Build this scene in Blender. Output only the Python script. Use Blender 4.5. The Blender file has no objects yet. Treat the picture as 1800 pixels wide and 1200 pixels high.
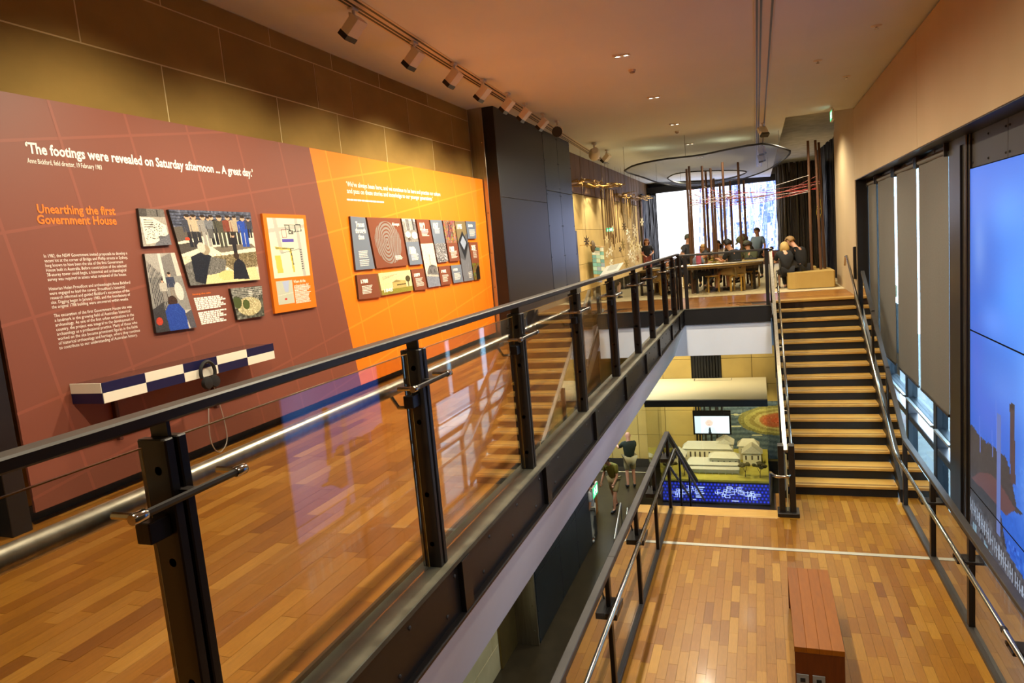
import bpy, bmesh, math, random
import numpy as np
from mathutils import Vector, Matrix, Euler
random.seed(7)
rng = np.random.default_rng(5)
S = bpy.context.scene
COL = S.collection
PI = math.pi

# ------------------------------------------------------------------ camera
EYE = np.array([0.0, 0.0, 1.5])
FPX = 1212.0
_dY = np.array([1330 - 900, 404 - 600, FPX], float); _dY /= np.linalg.norm(_dY)
_h = np.array([1, -.0875, 0.]); _X = _h - _dY * _h.dot(_dY); _X /= np.linalg.norm(_X)
_Z = np.cross(_X, _dY)
if _Z[1] > 0: _Z = -_Z
RC = np.array([_X, _dY, _Z])
def at(px, py, **k):
    """point of the photograph's pixel on the plane x=, y= or z="""
    (a, v), = k.items(); i = 'xyz'.index(a)
    d = RC @ np.array([px - 900, py - 600, FPX])
    return Vector((EYE + d * ((v - EYE[i]) / d[i])).tolist())
cam_d = bpy.data.cameras.new('camera'); cam = bpy.data.objects.new('camera', cam_d); COL.objects.link(cam)
cam_d.sensor_width = 36; cam_d.lens = FPX / 1800 * 36; cam_d.clip_start = .05; cam_d.clip_end = 300
M = Matrix(((RC[0][0], -RC[0][1], -RC[0][2]), (RC[1][0], -RC[1][1], -RC[1][2]), (RC[2][0], -RC[2][1], -RC[2][2])))
cam.matrix_world = Matrix.Translation(Vector(EYE.tolist())) @ M.to_4x4()
S.camera = cam

# ------------------------------------------------------------------ colour, world, exposure, lamps
S.view_settings.view_transform = 'Standard'; S.view_settings.look = 'None'
S.view_settings.gamma = 1; S.view_settings.use_curve_mapping = False
S.view_settings.exposure = 0.45
S.cycles.use_denoising = True
S.cycles.transparent_max_bounces = 32
S.cycles.max_bounces = 10; S.cycles.diffuse_bounces = 5
S.cycles.sample_clamp_indirect = 6
S.cycles.caustics_reflective = False; S.cycles.caustics_refractive = False
W = bpy.data.worlds.new('world'); S.world = W; W.use_nodes = True
W.node_tree.nodes['Background'].inputs[0].default_value = (.62, .80, 1, 1)
W.node_tree.nodes['Background'].inputs[1].default_value = 14.0

def lamp(name, kind, loc, target, energy, color, size=.1, spot=60, blend=.6):
    d = bpy.data.lights.new(name, kind); d.energy = energy; d.color = color
    o = bpy.data.objects.new(name, d); COL.objects.link(o); o.location = loc
    if target is not None:
        o.rotation_euler = (Vector(target) - Vector(loc)).to_track_quat('-Z', 'Y').to_euler()
    if kind == 'SPOT': d.spot_size = math.radians(spot); d.spot_blend = blend; d.shadow_soft_size = size
    elif kind == 'AREA': d.shape = 'RECTANGLE'; d.size = size; d.size_y = spot
    else: d.shadow_soft_size = size
    return o
WARM = (1, .88, .66); WARM2 = (1, .88, .66); NEUT = (1, .86, .68)
# ceiling downlights of the hall (flush lamps along the ceiling), gallery and lower floor
for i, y in enumerate((1.5, 5, 9.06, 12, 15.1)):
    lamp('downlight_lamp', 'SPOT', (-1.5, y, 3.78), (-1.5, y, 0), 420, WARM, .06, 168, .5)
for y in (4, 7, 9.2, 12):
    lamp('downlight_lamp', 'SPOT', (.5, y, 3.64), (.35, y, -2), 230, WARM2, .06, 100, .9)
for x, y in ((-2.6, 19), (-.6, 18.3), (-1.5, 21.5), (.8, 17.4), (.4, 20.5), (-2.4, 25), (-1.2, 28.5), (-3.2, 28)):
    lamp('gallery_lamp', 'SPOT', (x, y, 3.7), (x, y, 0), 270, WARM2, .08, 150, .8)
for x, y in ((-3.2, 9.5), (-2.6, 12.5), (-3.2, 20.2), (-1.6, 17), (-2.8, 15.6), (-.2, 21.1), (-1.9, 21.1), (-3.0, 21.3)):
    lamp('lower_lamp', 'SPOT', (x, y, -1.1 if y < 20.5 else -1.2), (x, y + .15, -6), (170 if y < 20 else 80), WARM2, .08, 120, .8)

COOL = (.74, .84, 1)
for y in (2.5, 5.0, 7.5, 10.0):      # added cool fill, no known fittings, brightening the walkway bulkhead across the void
    lamp('added_cool_fill', 'SPOT', (1.62, y, 3.64), (-1.6, y + .3, -.65), 330, COOL, .08, 50, .9)
lamp('added_cool_fill', 'SPOT', (.9, 6.2, 3.64), (-.6, 14.5, -.7), 420, COOL, .05, 14, .2)  # added fill spot brightening the gallery bulkhead, no known fitting

# ------------------------------------------------------------------ materials
def lin(c):
    if isinstance(c, str):
        c = c.lstrip('#'); c = [int(c[i:i + 2], 16) / 255 for i in (0, 2, 4)]
    return tuple((v / 12.92 if v <= .04045 else ((v + .055) / 1.055) ** 2.4) for v in c)
MATS = {}
def mat(name, c, rough=.5, metal=0, c2=None, scale=6, stretch=(1, 1, 1), emit=0, bump=0, spec=.5, detail=4):
    if name in MATS: return MATS[name]
    m = bpy.data.materials.new(name); m.use_nodes = True; n = m.node_tree; b = n.nodes['Principled BSDF']
    b.inputs['Roughness'].default_value = rough; b.inputs['Metallic'].default_value = metal
    b.inputs['Specular IOR Level'].default_value = spec
    c = lin(c); b.inputs['Base Color'].default_value = (*c, 1)
    tc = None
    if c2 or bump:
        tc = n.nodes.new('ShaderNodeTexCoord'); mp = n.nodes.new('ShaderNodeMapping'); mp.inputs['Scale'].default_value = stretch
        nz = n.nodes.new('ShaderNodeTexNoise'); nz.inputs['Scale'].default_value = scale; nz.inputs['Detail'].default_value = detail
        n.links.new(tc.outputs['Object'], mp.inputs[0]); n.links.new(mp.outputs[0], nz.inputs[0])
        if c2:
            r = n.nodes.new('ShaderNodeValToRGB'); r.color_ramp.elements[0].position = .35; r.color_ramp.elements[1].position = .65
            r.color_ramp.elements[0].color = (*c, 1); r.color_ramp.elements[1].color = (*lin(c2), 1)
            n.links.new(nz.outputs[0], r.inputs[0]); n.links.new(r.outputs[0], b.inputs['Base Color'])
        if bump:
            bp = n.nodes.new('ShaderNodeBump'); bp.inputs['Strength'].default_value = bump; bp.inputs['Distance'].default_value = .01
            n.links.new(nz.outputs[0], bp.inputs['Height']); n.links.new(bp.outputs[0], b.inputs['Normal'])
    if emit:
        b.inputs['Emission Color'].default_value = (*c, 1); b.inputs['Emission Strength'].default_value = emit
    MATS[name] = m; return m

def pieces_mat(name, cols, rough, grain_scale, stretch, spec=.5, coat=0, bump=0.02, metal=0):
    """every piece (object or loose island) takes its own tone from a ramp, with grain over it"""
    m = bpy.data.materials.new(name); m.use_nodes = True; n = m.node_tree; N = n.nodes.new; L = n.links.new
    b = n.nodes['Principled BSDF']; b.inputs['Roughness'].default_value = rough; b.inputs['Specular IOR Level'].default_value = spec
    b.inputs['Coat Weight'].default_value = coat; b.inputs['Coat Roughness'].default_value = .12; b.inputs['Metallic'].default_value = metal
    oi = N('ShaderNodeObjectInfo'); g = N('ShaderNodeNewGeometry')
    a = N('ShaderNodeMath'); a.operation = 'ADD'; L(oi.outputs['Random'], a.inputs[0]); L(g.outputs['Random Per Island'], a.inputs[1])
    fr = N('ShaderNodeMath'); fr.operation = 'FRACT'; L(a.outputs[0], fr.inputs[0])
    r = N('ShaderNodeValToRGB'); e = r.color_ramp.elements
    e[0].color = (*lin(cols[0]), 1); e[1].color = (*lin(cols[-1]), 1)
    for i, c in enumerate(cols[1:-1]):
        k = e.new((i + 1) / (len(cols) - 1)); k.color = (*lin(c), 1)
    L(fr.outputs[0], r.inputs[0])
    mp = N('ShaderNodeMapping'); mp.inputs['Scale'].default_value = stretch; L(g.outputs['Position'], mp.inputs[0])
    nz = N('ShaderNodeTexNoise'); nz.inputs['Scale'].default_value = grain_scale; nz.inputs['Detail'].default_value = 5; L(mp.outputs[0], nz.inputs[0])
    hs = N('ShaderNodeHueSaturation'); mr = N('ShaderNodeMapRange'); mr.inputs['To Min'].default_value = .72; mr.inputs['To Max'].default_value = 1.28
    L(nz.outputs[0], mr.inputs[0]); L(mr.outputs[0], hs.inputs['Value']); L(r.outputs[0], hs.inputs['Color']); L(hs.outputs[0], b.inputs['Base Color'])
    if bump:
        bp = N('ShaderNodeBump'); bp.inputs['Strength'].default_value = bump; L(nz.outputs[0], bp.inputs['Height']); L(bp.outputs[0], b.inputs['Normal'])
    MATS[name] = m; return m

def glass_mat(name, tint, base=.03, gain=1.0):
    m = bpy.data.materials.new(name); m.use_nodes = True; n = m.node_tree; n.nodes.clear(); N = n.nodes.new; L = n.links.new
    o = N('ShaderNodeOutputMaterial'); mx = N('ShaderNodeMixShader'); t = N('ShaderNodeBsdfTransparent'); g = N('ShaderNodeBsdfGlossy')
    t.inputs[0].default_value = (*tint, 1); g.inputs['Roughness'].default_value = .0
    ge = N('ShaderNodeNewGeometry'); dt = N('ShaderNodeVectorMath'); dt.operation = 'DOT_PRODUCT'   # Schlick reflectance, same from both sides of the pane
    L(ge.outputs['Incoming'], dt.inputs[0]); L(ge.outputs['Normal'], dt.inputs[1])
    def mth(op, a, b=None):
        q = N('ShaderNodeMath'); q.operation = op
        for k, v in enumerate((a, b)):
            if v is None: continue
            if isinstance(v, (int, float)): q.inputs[k].default_value = v
            else: L(v, q.inputs[k])
        return q.outputs[0]
    f = mth('POWER', mth('SUBTRACT', 1.0, mth('ABSOLUTE', dt.outputs['Value'])), 5.0)
    f = mth('MINIMUM', mth('MULTIPLY', mth('ADD', mth('MULTIPLY', f, .96), .04), gain), 1.0)
    L(f, mx.inputs[0]); L(t.outputs[0], mx.inputs[1]); L(g.outputs[0], mx.inputs[2]); L(mx.outputs[0], o.inputs[0])
    MATS[name] = m; return m

def print_mat(name, emit=0, rough=.35):
    m = bpy.data.materials.new(name); m.use_nodes = True; n = m.node_tree; b = n.nodes['Principled BSDF']
    a = n.nodes.new('ShaderNodeAttribute'); a.attribute_name = 'Col'; b.inputs['Roughness'].default_value = rough
    if emit:
        b.inputs['Base Color'].default_value = (.01, .01, .01, 1)
        n.links.new(a.outputs[0], b.inputs['Emission Color']); b.inputs['Emission Strength'].default_value = emit
    else: n.links.new(a.outputs[0], b.inputs['Base Color'])
    MATS[name] = m; return m

# ------------------------------------------------------------------ mesh builder
class MB:
    def __init__(s): s.v = []; s.f = []; s.mi = []; s.k = 0
    def add(s, vs, fs):
        o = len(s.v); s.v += [tuple(v) for v in vs]; s.f += [tuple(i + o for i in f) for f in fs]; s.mi += [s.k] * len(fs); return s
    def box(s, x0, x1, y0, y1, z0, z1):
        v = [(x, y, z) for z in (z0, z1) for y in (y0, y1) for x in (x0, x1)]
        return s.add(v, [(0, 2, 3, 1), (4, 5, 7, 6), (0, 1, 5, 4), (2, 6, 7, 3), (0, 4, 6, 2), (1, 3, 7, 5)])
    def bbox(s, x0, x1, y0, y1, z0, z1, b=.004):
        """box with chamfered edges"""
        b = min(b, (x1 - x0) / 3, (y1 - y0) / 3, (z1 - z0) / 3)
        bm = bmesh.new(); bmesh.ops.create_cube(bm, size=1)
        for v in bm.verts:
            v.co = ((x0 + x1) / 2 + v.co.x * (x1 - x0), (y0 + y1) / 2 + v.co.y * (y1 - y0), (z0 + z1) / 2 + v.co.z * (z1 - z0))
        bmesh.ops.bevel(bm, geom=bm.edges[:], offset=b, segments=1, affect='EDGES')
        bm.verts.index_update(); s.add([v.co[:] for v in bm.verts], [[v.index for v in f.verts] for f in bm.faces]); bm.free(); return s
    def beam(s, a, b, w, h, up=(0, 0, 1)):
        a, b = Vector(a), Vector(b); d = (b - a).normalized(); u = Vector(up)
        if d.cross(u).length < .05: u = Vector((0, 1, 0))
        r = d.cross(u).normalized(); u = r.cross(d)
        v = [p + r * (w / 2 * i) + u * (h / 2 * j) for p in (a, b) for i, j in ((-1, -1), (1, -1), (1, 1), (-1, 1))]
        return s.add(v, [(0, 1, 2, 3)[::-1], (4, 5, 6, 7), (0, 4, 5, 1)[::-1], (1, 5, 6, 2)[::-1], (2, 6, 7, 3)[::-1], (3, 7, 4, 0)[::-1]])
    def prism(s, poly, ext):
        n = len(poly); e = Vector(ext); p = [Vector(q) for q in poly]
        s.add(p + [q + e for q in p], [tuple(range(n))[::-1], tuple(range(n, 2 * n))] + [(i, (i + 1) % n, n + (i + 1) % n, n + i) for i in range(n)]); return s
    def tube(s, pts, r, n=10, cap=True):
        pts = [Vector(p) for p in pts]; rs = r if isinstance(r, (list, tuple)) else [r] * len(pts)
        t0 = (pts[1] - pts[0]).normalized(); u = t0.cross(Vector((0, 0, 1)))
        if u.length < .05: u = t0.cross(Vector((1, 0, 0)))
        u.normalize(); vs = []; m = len(pts)
        for i, p in enumerate(pts):
            t = (pts[min(i + 1, m - 1)] - pts[max(i - 1, 0)]).normalized()
            u = (u - t * u.dot(t)); u.normalize(); w = t.cross(u)
            for j in range(n):
                a = 2 * PI * j / n; vs.append(p + (u * math.cos(a) + w * math.sin(a)) * rs[i])
        fs = [(i * n + j, i * n + (j + 1) % n, (i + 1) * n + (j + 1) % n, (i + 1) * n + j) for i in range(m - 1) for j in range(n)]
        if cap: fs += [tuple(range(n))[::-1], tuple(range((m - 1) * n, m * n))]
        return s.add(vs, fs)
    def lathe(s, prof, c=(0, 0, 0), n=16, axis='z'):
        vs = []; m = len(prof)
        for r, z in prof:
            for j in range(n):
                a = 2 * PI * j / n; q = (r * math.cos(a), r * math.sin(a), z)
                if axis == 'x': q = (q[2], q[0], q[1])
                if axis == 'y': q = (q[0], q[2], -q[1])
                vs.append((q[0] + c[0], q[1] + c[1], q[2] + c[2]))
        fs = [(i * n + j, i * n + (j + 1) % n, (i + 1) * n + (j + 1) % n, (i + 1) * n + j) for i in range(m - 1) for j in range(n)]
        fs += [tuple(range(n))[::-1], tuple(range((m - 1) * n, m * n))]
        return s.add(vs, fs)
    def ball(s, c, r, n=10, m=7, sc=(1, 1, 1)):
        pr = [(max(.001, math.sin(PI * i / m)) * r, -math.cos(PI * i / m) * r) for i in range(m + 1)]
        o = len(s.v); s.lathe(pr, (0, 0, 0), n)
        for i in range(o, len(s.v)):
            v = s.v[i]; s.v[i] = (c[0] + v[0] * sc[0], c[1] + v[1] * sc[1], c[2] + v[2] * sc[2])
        return s
    def build(s, name, m, parent=None, kind=None, smooth=False, label=None):
        off = Vector((0, 0, 0)); p = parent
        while p is not None: off += p.location; p = p.parent
        me = bpy.data.meshes.new(name); me.from_pydata([(v[0] - off[0], v[1] - off[1], v[2] - off[2]) for v in s.v], [], s.f); me.update()
        ms = m if isinstance(m, (list, tuple)) else [m]
        for q in ms: me.materials.append(q)
        if len(ms) > 1: me.polygons.foreach_set('material_index', s.mi)
        if smooth:
            me.polygons.foreach_set('use_smooth', [True] * len(me.polygons))
            try: me.set_sharp_from_angle(angle=math.radians(40))
            except Exception: pass
        o = bpy.data.objects.new(name, me); COL.objects.link(o)
        if parent: o.parent = parent
        if kind: o['kind'] = kind
        if label: o['label'] = label
        return o
def thing(name, label, cat, loc=(0, 0, 0), group=None):
    o = bpy.data.objects.new(name, None); COL.objects.link(o); o.location = loc; o.empty_display_size = .1
    o['label'] = label; o['category'] = cat
    if group: o['group'] = group
    return o
def tag(o, label, cat, group=None):
    o['label'] = label; o['category'] = cat
    if group: o['group'] = group
    return o
def struct(name, mb, m, smooth=False): return mb.build(name, m, None, 'structure', smooth)
def dup(root, loc, label=None, rotz=None):
    r = root.copy(); COL.objects.link(r); r.location = loc
    if rotz is not None: r.rotation_euler = (0, 0, rotz)
    if label: r['label'] = label
    for ch in list(root.children):
        c = ch.copy(); COL.objects.link(c); c.parent = r
        for g in ch.children:
            d = g.copy(); COL.objects.link(d); d.parent = c
    return r
def box(*a): return MB().box(*a)
def bbox(*a, **k): return MB().bbox(*a, **k)

# flat print: a fine grid whose faces carry the picture's colours
def print_grid(name, quad, arr, m, parent, kind=None):
    h, w = arr.shape[:2]; TL, TR, BR, BL = [np.array(q, float) for q in quad]
    off = Vector((0, 0, 0)); p = parent
    while p is not None: off += p.location; p = p.parent
    u = np.linspace(0, 1, w + 1)[None, :, None]; v = np.linspace(0, 1, h + 1)[:, None, None]
    P = (TL * (1 - u) + TR * u) * (1 - v) + (BL * (1 - u) + BR * u) * v - np.array(off)
    i = np.arange(h)[:, None] * (w + 1) + np.arange(w)[None, :]
    F = np.stack([i, i + w + 1, i + w + 2, i + 1], -1).reshape(-1, 4)
    me = bpy.data.meshes.new(name); me.from_pydata(P.reshape(-1, 3).tolist(), [], F.tolist()); me.update()
    c = arr.reshape(-1, 3).clip(0, 1); c = np.where(c <= .04045, c / 12.92, ((c + .055) / 1.055) ** 2.4)
    c = np.concatenate([c, np.ones((len(c), 1))], 1).repeat(4, 0).astype(np.float32)
    at_ = me.color_attributes.new('Col', 'FLOAT_COLOR', 'CORNER'); at_.data.foreach_set('color', c.ravel())
    me.materials.append(m); o = bpy.data.objects.new(name, me); COL.objects.link(o)
    if parent: o.parent = parent
    if kind: o['kind'] = kind
    return o
class Pic:
    def __init__(s, w, h, c): s.w, s.h = w, h; s.a = np.empty((h, w, 3)); s.a[:] = s.c(c); s.y, s.x = np.mgrid[0:h, 0:w]; s.x = (s.x + .5) / w; s.y = (s.y + .5) / h
    @staticmethod
    def c(c):
        if isinstance(c, str): c = c.lstrip('#'); return np.array([int(c[i:i + 2], 16) / 255 for i in (0, 2, 4)])
        return np.array(c, float)
    def ell(s, cx, cy, rx, ry, c): s.a[((s.x - cx) / rx) ** 2 + ((s.y - cy) / ry) ** 2 < 1] = s.c(c); return s
    def rect(s, x0, y0, x1, y1, c): s.a[(s.x >= x0) & (s.x < x1) & (s.y >= y0) & (s.y < y1)] = s.c(c); return s
    def poly(s, pts, c):
        ins = np.zeros(s.x.shape, bool); n = len(pts)
        for i in range(n):
            (x0, y0), (x1, y1) = pts[i], pts[(i + 1) % n]
            if y0 == y1: continue
            k = ((y0 > s.y) != (y1 > s.y)) & (s.x < (x1 - x0) * (s.y - y0) / (y1 - y0) + x0); ins ^= k
        s.a[ins] = s.c(c); return s
    def line(s, x0, y0, x1, y1, t, c):
        dx, dy = x1 - x0, y1 - y0; L = dx * dx + dy * dy + 1e-9
        u = (((s.x - x0) * dx + (s.y - y0) * dy) / L).clip(0, 1)
        asp = s.h / s.w
        s.a[((s.x - x0 - u * dx) ** 2 + ((s.y - y0 - u * dy) * asp) ** 2) < t * t] = s.c(c); return s
    def noise(s, amp, k=4, x0=0, y0=0, x1=1, y1=1, mono=True):
        g = rng.normal(0, 1, (s.h // k + 2, s.w // k + 2, 1 if mono else 3)).repeat(k, 0).repeat(k, 1)[:s.h, :s.w]
        mk = ((s.x >= x0) & (s.x < x1) & (s.y >= y0) & (s.y < y1))[..., None]
        s.a = np.where(mk, (s.a + g * amp).clip(0, 1), s.a); return s
    def person(s, x, y, h, top, bottom, skin='c9a184', hair='2b2018'):
        """a small printed figure, feet at (x, y), h tall"""
        w = h * .16 * s.h / s.w
        s.rect(x - w * .75, y - h * .5, x - w * .08, y, bottom); s.rect(x + w * .08, y - h * .5, x + w * .75, y, bottom)
        s.poly([(x - w, y - h * .82), (x + w, y - h * .82), (x + w * .8, y - h * .45), (x - w * .8, y - h * .45)], top)
        s.rect(x - w * 1.35, y - h * .8, x - w, y - h * .45, top); s.rect(x + w, y - h * .8, x + w * 1.35, y - h * .45, top)
        s.ell(x, y - h * .9, w * .5, h * .085, skin); s.ell(x, y - h * .95, w * .5, h * .05, hair); return s

# lettering: font outlines turned to flat meshes, fitted to a given place
_dg = bpy.context.evaluated_depsgraph_get
def text_mesh(body, bold=0.0, align='LEFT', line=1.0):
    c = bpy.data.curves.new('lettering', 'FONT'); c.body = body; c.size = 1; c.offset = bold; c.align_x = align; c.space_line = line
    c.resolution_u = 2; c.fill_mode = 'FRONT'
    o = bpy.data.objects.new('lettering', c); COL.objects.link(o)
    me = bpy.data.meshes.new_from_object(o.evaluated_get(_dg()), depsgraph=_dg())
    bpy.data.objects.remove(o); bpy.data.curves.remove(c); return me
def lettering(name, body, TL, TR, height, m, parent, bold=.012, align='LEFT', line=1.0, shear=0):
    """flat letters whose box's top edge runs from TL to TR; height = total height of the block"""
    me = text_mesh(body, bold, align, line); n = len(me.vertices)
    co = np.empty(n * 3, np.float32); me.vertices.foreach_get('co', co); co = co.reshape(-1, 3)
    x0, y0 = co[:, 0].min(), co[:, 1].min(); x1, y1 = co[:, 0].max(), co[:, 1].max()
    u = (co[:, 0] - x0) / (x1 - x0); v = (y1 - co[:, 1]) / (y1 - y0)
    TL, TR = np.array(TL, float), np.array(TR, float)
    off = Vector((0, 0, 0)); p = parent
    while p is not None: off += p.location; p = p.parent
    P = TL + (TR - TL) * (u + v * shear)[:, None] + np.array([0, 0, -1.]) * (v * height)[:, None] - np.array(off)
    me.vertices.foreach_set('co', P.astype(np.float32).ravel()); me.materials.clear(); me.materials.append(m); me.name = name; me.update()
    o = bpy.data.objects.new(name, me); COL.objects.link(o)
    if parent: o.parent = parent
    return o
def word_lines(x, pts, m, parent, name='small_text', seed=1):
    """lines of print too small to read: rows of word-length dashes. pts = [(y0, z, y1, h)...] on the plane x"""
    r = random.Random(seed); b = MB()
    for y0, z, y1, h in pts:
        y = y0
        while y < y1 - h:
            w = min(r.uniform(1.2, 4.2) * h, y1 - y)
            b.add([(x, y, z), (x, y + w, z), (x, y + w, z + h), (x, y, z + h)], [(0, 1, 2, 3)]); y += w + h * .45
    return b.build(name, m, parent)
# ------------------------------------------------------------------ shared materials
black = mat('black_steel', '17120f', .38, .0, '1d1814', 3)
black2 = mat('black_panel', '0f0b08', .42, 0, '14100c', 2)
slate = mat('slate_steel', '2b333c', .36, .55, '323b46', 2)
greyrail = mat('grey_steel', '35312d', .45, .15, '3f3a35', 4)
steel = mat('brushed_steel', 'c4bdae', .33, 1, 'b3ab9b', 30, (1, 1, .05))
chrome = mat('polished_steel', 'c8c2b6', .13, 1)
flange = mat('olive_flange', '4b4737', .5, .3, '5d5846', 8)  # olive grey, lighter than the channel's black web
white = mat('white_plaster', 'e6e6ea', .8, 0, 'eaeaee', 1.5)
ceil_m = mat('ceiling_paint', 'cfd6dd', .85, 0, 'd3dae1', .8)
wall_m = mat('wall_paint', 'b39d78', .8, 0, 'b8a27e', 1)
offwhite = mat('cream_enamel', 'd9cfc0', .45)
dark = mat('dark_void', '0c0b0b', .8)
mortar = mat('mortar', 'd2bc88', .9)
stone = pieces_mat('sandstone', ['8c6f38', '94773f', '997b41', '8a6a33'], .85, 2.0, (1, 1, 1.6), .25, 0, .05)
stone_pale = pieces_mat('pale_sandstone', ['b7a878', 'bcae80', 'c2b385'], .85, 2.0, (1, 1, 1), .25, 0, .05)
stonepanel = pieces_mat('sandstone_panel', ['b39650', 'b89c57', 'bfa35c'], .8, 1.2, (1, 1, 1), .3, 0, .03)
oak = pieces_mat('floor_strips', ['74420f', '96601c', '854f14', 'a26c24', '8c5718', 'ac7830', '7e4911'], .34, 9, (9, 1, 1), .45, .12, .015)
oak_l = pieces_mat('landing_strips', ['764709', '905f14', '80510c', '996a1a', '885711', 'a47626', '7b4c0a'], .36, 9, (9, 1, 1), .4, .08, .015)
nosing = mat('pale_oak', 'bd9142', .42, 0, 'c79c4e', 5, (1, 12, 1))
subfloor = mat('floor_joint', '2c1808', .8)
glass = glass_mat('clear_glass', (.93, .93, .90), gain=2.2)
glass_win = glass_mat('window_glass', (.80, .90, .94))
glassedge = mat('glass_edge', 'a8823c', .2)
rubber = mat('rubber', '101010', .7)
pr = print_mat('board_print'); prs = print_mat('screen_print', 1.25); 

# ------------------------------------------------------------------ setting
ZL, ZB = -2.55, -5.9            # landing and lowest floor
XW, XR = -4.62, -1.55           # left wall face, line of the upper balustrade
def planks(root, x0, x1, y0, y1, z, m, w=.09, Lm=.42, seed=1, cap=300):
    r = random.Random(seed); P = []; n = round((x1 - x0) / w); w = (x1 - x0) / n
    for i in range(n):
        y = y0 - r.random() * Lm
        while y < y1:
            L = Lm * r.uniform(.75, 1.3); a, b = max(y, y0), min(y + L, y1); y += L
            if b - a > .03: P.append((x0 + (i + .5) * w, (a + b) / 2, b - a))
    def show(p):
        q = RC.T @ (np.array([p[0], p[1], z]) - EYE)
        if q[2] < .3: return 0
        u, v = 900 + FPX * q[0] / q[2], 600 + FPX * q[1] / q[2]
        return (1 if -60 < u < 1860 and -60 < v < 1290 else .0) / q[2] ** 3
    P.sort(key=lambda p: -show(p)); g = .0016
    first = box(-.5, .5, -.5, .5, -.012, 0).build('plank', m, root)
    b = MB()
    for k, (x, y, L) in enumerate(P):
        dz = r.uniform(-.0004, .0004)
        if k < cap:
            o = first if k == 0 else first.copy()
            if k: COL.objects.link(o)
            o.location = (x, y, z + dz); o.scale = (w - g, L - g, 1)
        else: b.box(x - w / 2 + g / 2, x + w / 2 - g / 2, y - L / 2 + g / 2, y + L / 2 - g / 2, z - .012, z + dz)
    b.build('plank_strips', m, root, 'stuff')

fl = struct('floor', box(-4.66, -1.62, -3, 14.5, -.25, -.012).box(-1.62, 1.85, -3, -.6, -.25, -.012).box(-4.66, .22, 14.5, 17.3, -.25, -.012).box(.22, 1.88, 15.4, 17.3, -.25, -.012), subfloor)
planks(fl, -4.66, -1.66, .6, 14.5, 0, oak, .095, .46, 3, 300)
b = MB().box(-1.62, 1.85, -3, -.6, -.012, 0).box(-4.66, -1.62, -3, .6, -.012, 0)
b.build('timber_field', mat('plain_timber', '8f5922', .35, 0, 'a56c2c', 5, (8, 1, 1)), fl)
b = MB()
r_ = random.Random(11)
for i in range(30):
    y = 14.5 + i * .0934
    if y > 17.25: break
    x = -4.66
    while x < 1.87:
        L = r_.uniform(.5, 1.1); x1 = min(x + L, 1.87)
        if not (y < 15.4 and x1 > .2): b.box(x + .001, x1 - .001, y + .001, y + .092, -.012, 0)
        x = x1
b.build('plank_strips', oak, fl, 'stuff')
carpet = mat('pale_carpet', 'c5b58c', .95, 0, 'cdbd95', 40, bump=.2)
ca = MB().box(-4.66, 2.9, 17.34, 33.9, -.25, .004); co = ca.build('floor_carpet', carpet, None, 'structure')
box(-4.66, 1.88, 17.29, 17.34, -.01, .006).build('edge_strip', steel, co)
# landing
la = struct('floor_landing', box(-1.44, 1.9, -3, 10.0, ZL - .3, ZL - .012).box(.1, 1.9, 10.0, 10.95, ZL - .3, ZL - .012), subfloor)
planks(la, -1.40, 1.80, 3.4, 9.93, ZL, oak_l, .089, .40, 5, 300)
b = MB()
rr = random.Random(4)
for i in range(19):
    x = .12 + i * .089
    y = 9.93
    while y < 10.93:
        L = rr.uniform(.3, .5); y1 = min(10.94, y + L); b.box(x + .001, x + .088, y + .001, y1 - .001, ZL - .012, ZL); y = y1
b.build('plank_strips', oak_l, la, 'stuff')
bbox(-1.44, .16, 9.95, 10.25, ZL - .06, ZL + .002, b=.01).build('nosing', nosing, la)
MB().beam((-1.37, 8.92, ZL + .003), (1.82, 8.92, ZL + .003), .07, .008).build('divider_strip', mat('zinc', 'b9b4a0', .45, .2), la)
box(-1.44, 1.9, -3, 3.4, ZL - .012, ZL).build('timber_field', MATS['plain_timber'], la)
box(-1.46, -1.43, -3, 10.2, ZL - .3, ZL + .02).build('edge_channel', black, la)
# lowest floor
lf = struct('floor_lower', box(-7, 3, -3, 22.4, ZB - .1, ZB), mat('dark_slate', '2a2419', .3, 0, '342d20', 3))
box(-7, -3.3, 21.45, 21.5, ZB, ZB + .006).build('edge_strip', mat('pale_strip', 'b3a67c', .6), lf)

# left wall: sandstone courses above the graphic panels and below the walkway
wl = struct('wall_left', box(-4.9, -4.6235, -3, 11.45, ZB, 4.1), mortar)
def courses(root, x, rows, m, y0, y1):
    for z0, z1, js in rows:
        ys = [y0] + [y for y in js if y0 < y < y1] + [y1]
        for a, c in zip(ys, ys[1:]):
            bbox(x - .03, x + random.uniform(-.002, .002), a + .006, c - .006, z0 + .006, z1 - .006, b=.002).build('stone_block', m, root)
def jy(*pts): return sorted(at(px, py, x=XW).y for px, py in pts)
cA = jy((137, 40), (391, 100), (556, 150), (619, 175), (718, 205), (795, 228)); cB = jy((290, 158), (491, 205), (596, 228), (679, 258), (762, 270)); cC = jy((474, 68), (583, 112), (667, 145), (752, 178))
courses(wl, XW, [(2.3, 2.8, [3.2, 4.6, 6, 7.4, 8.8, 10.2]), (2.80, 3.29, cB), (3.29, 3.785, [cA[0] - 1.45] + cA), (3.785, 3.98, [cC[0] - 1.4] + cC)], stone, 1.9, 11.42)
courses(wl, XW, [(ZB + .5 * i, ZB + .5 * i + .5, [8.2 + (i % 2) * .7, 9.6 + (i % 2) * .7]) for i in range(6)], stone_pale, 7, 10.6)
box(-4.66, -4.60, 1.6, 11.45, 0, .10).build('skirting', mat('grey_skirting', '2a2724', .5), wl)
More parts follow.
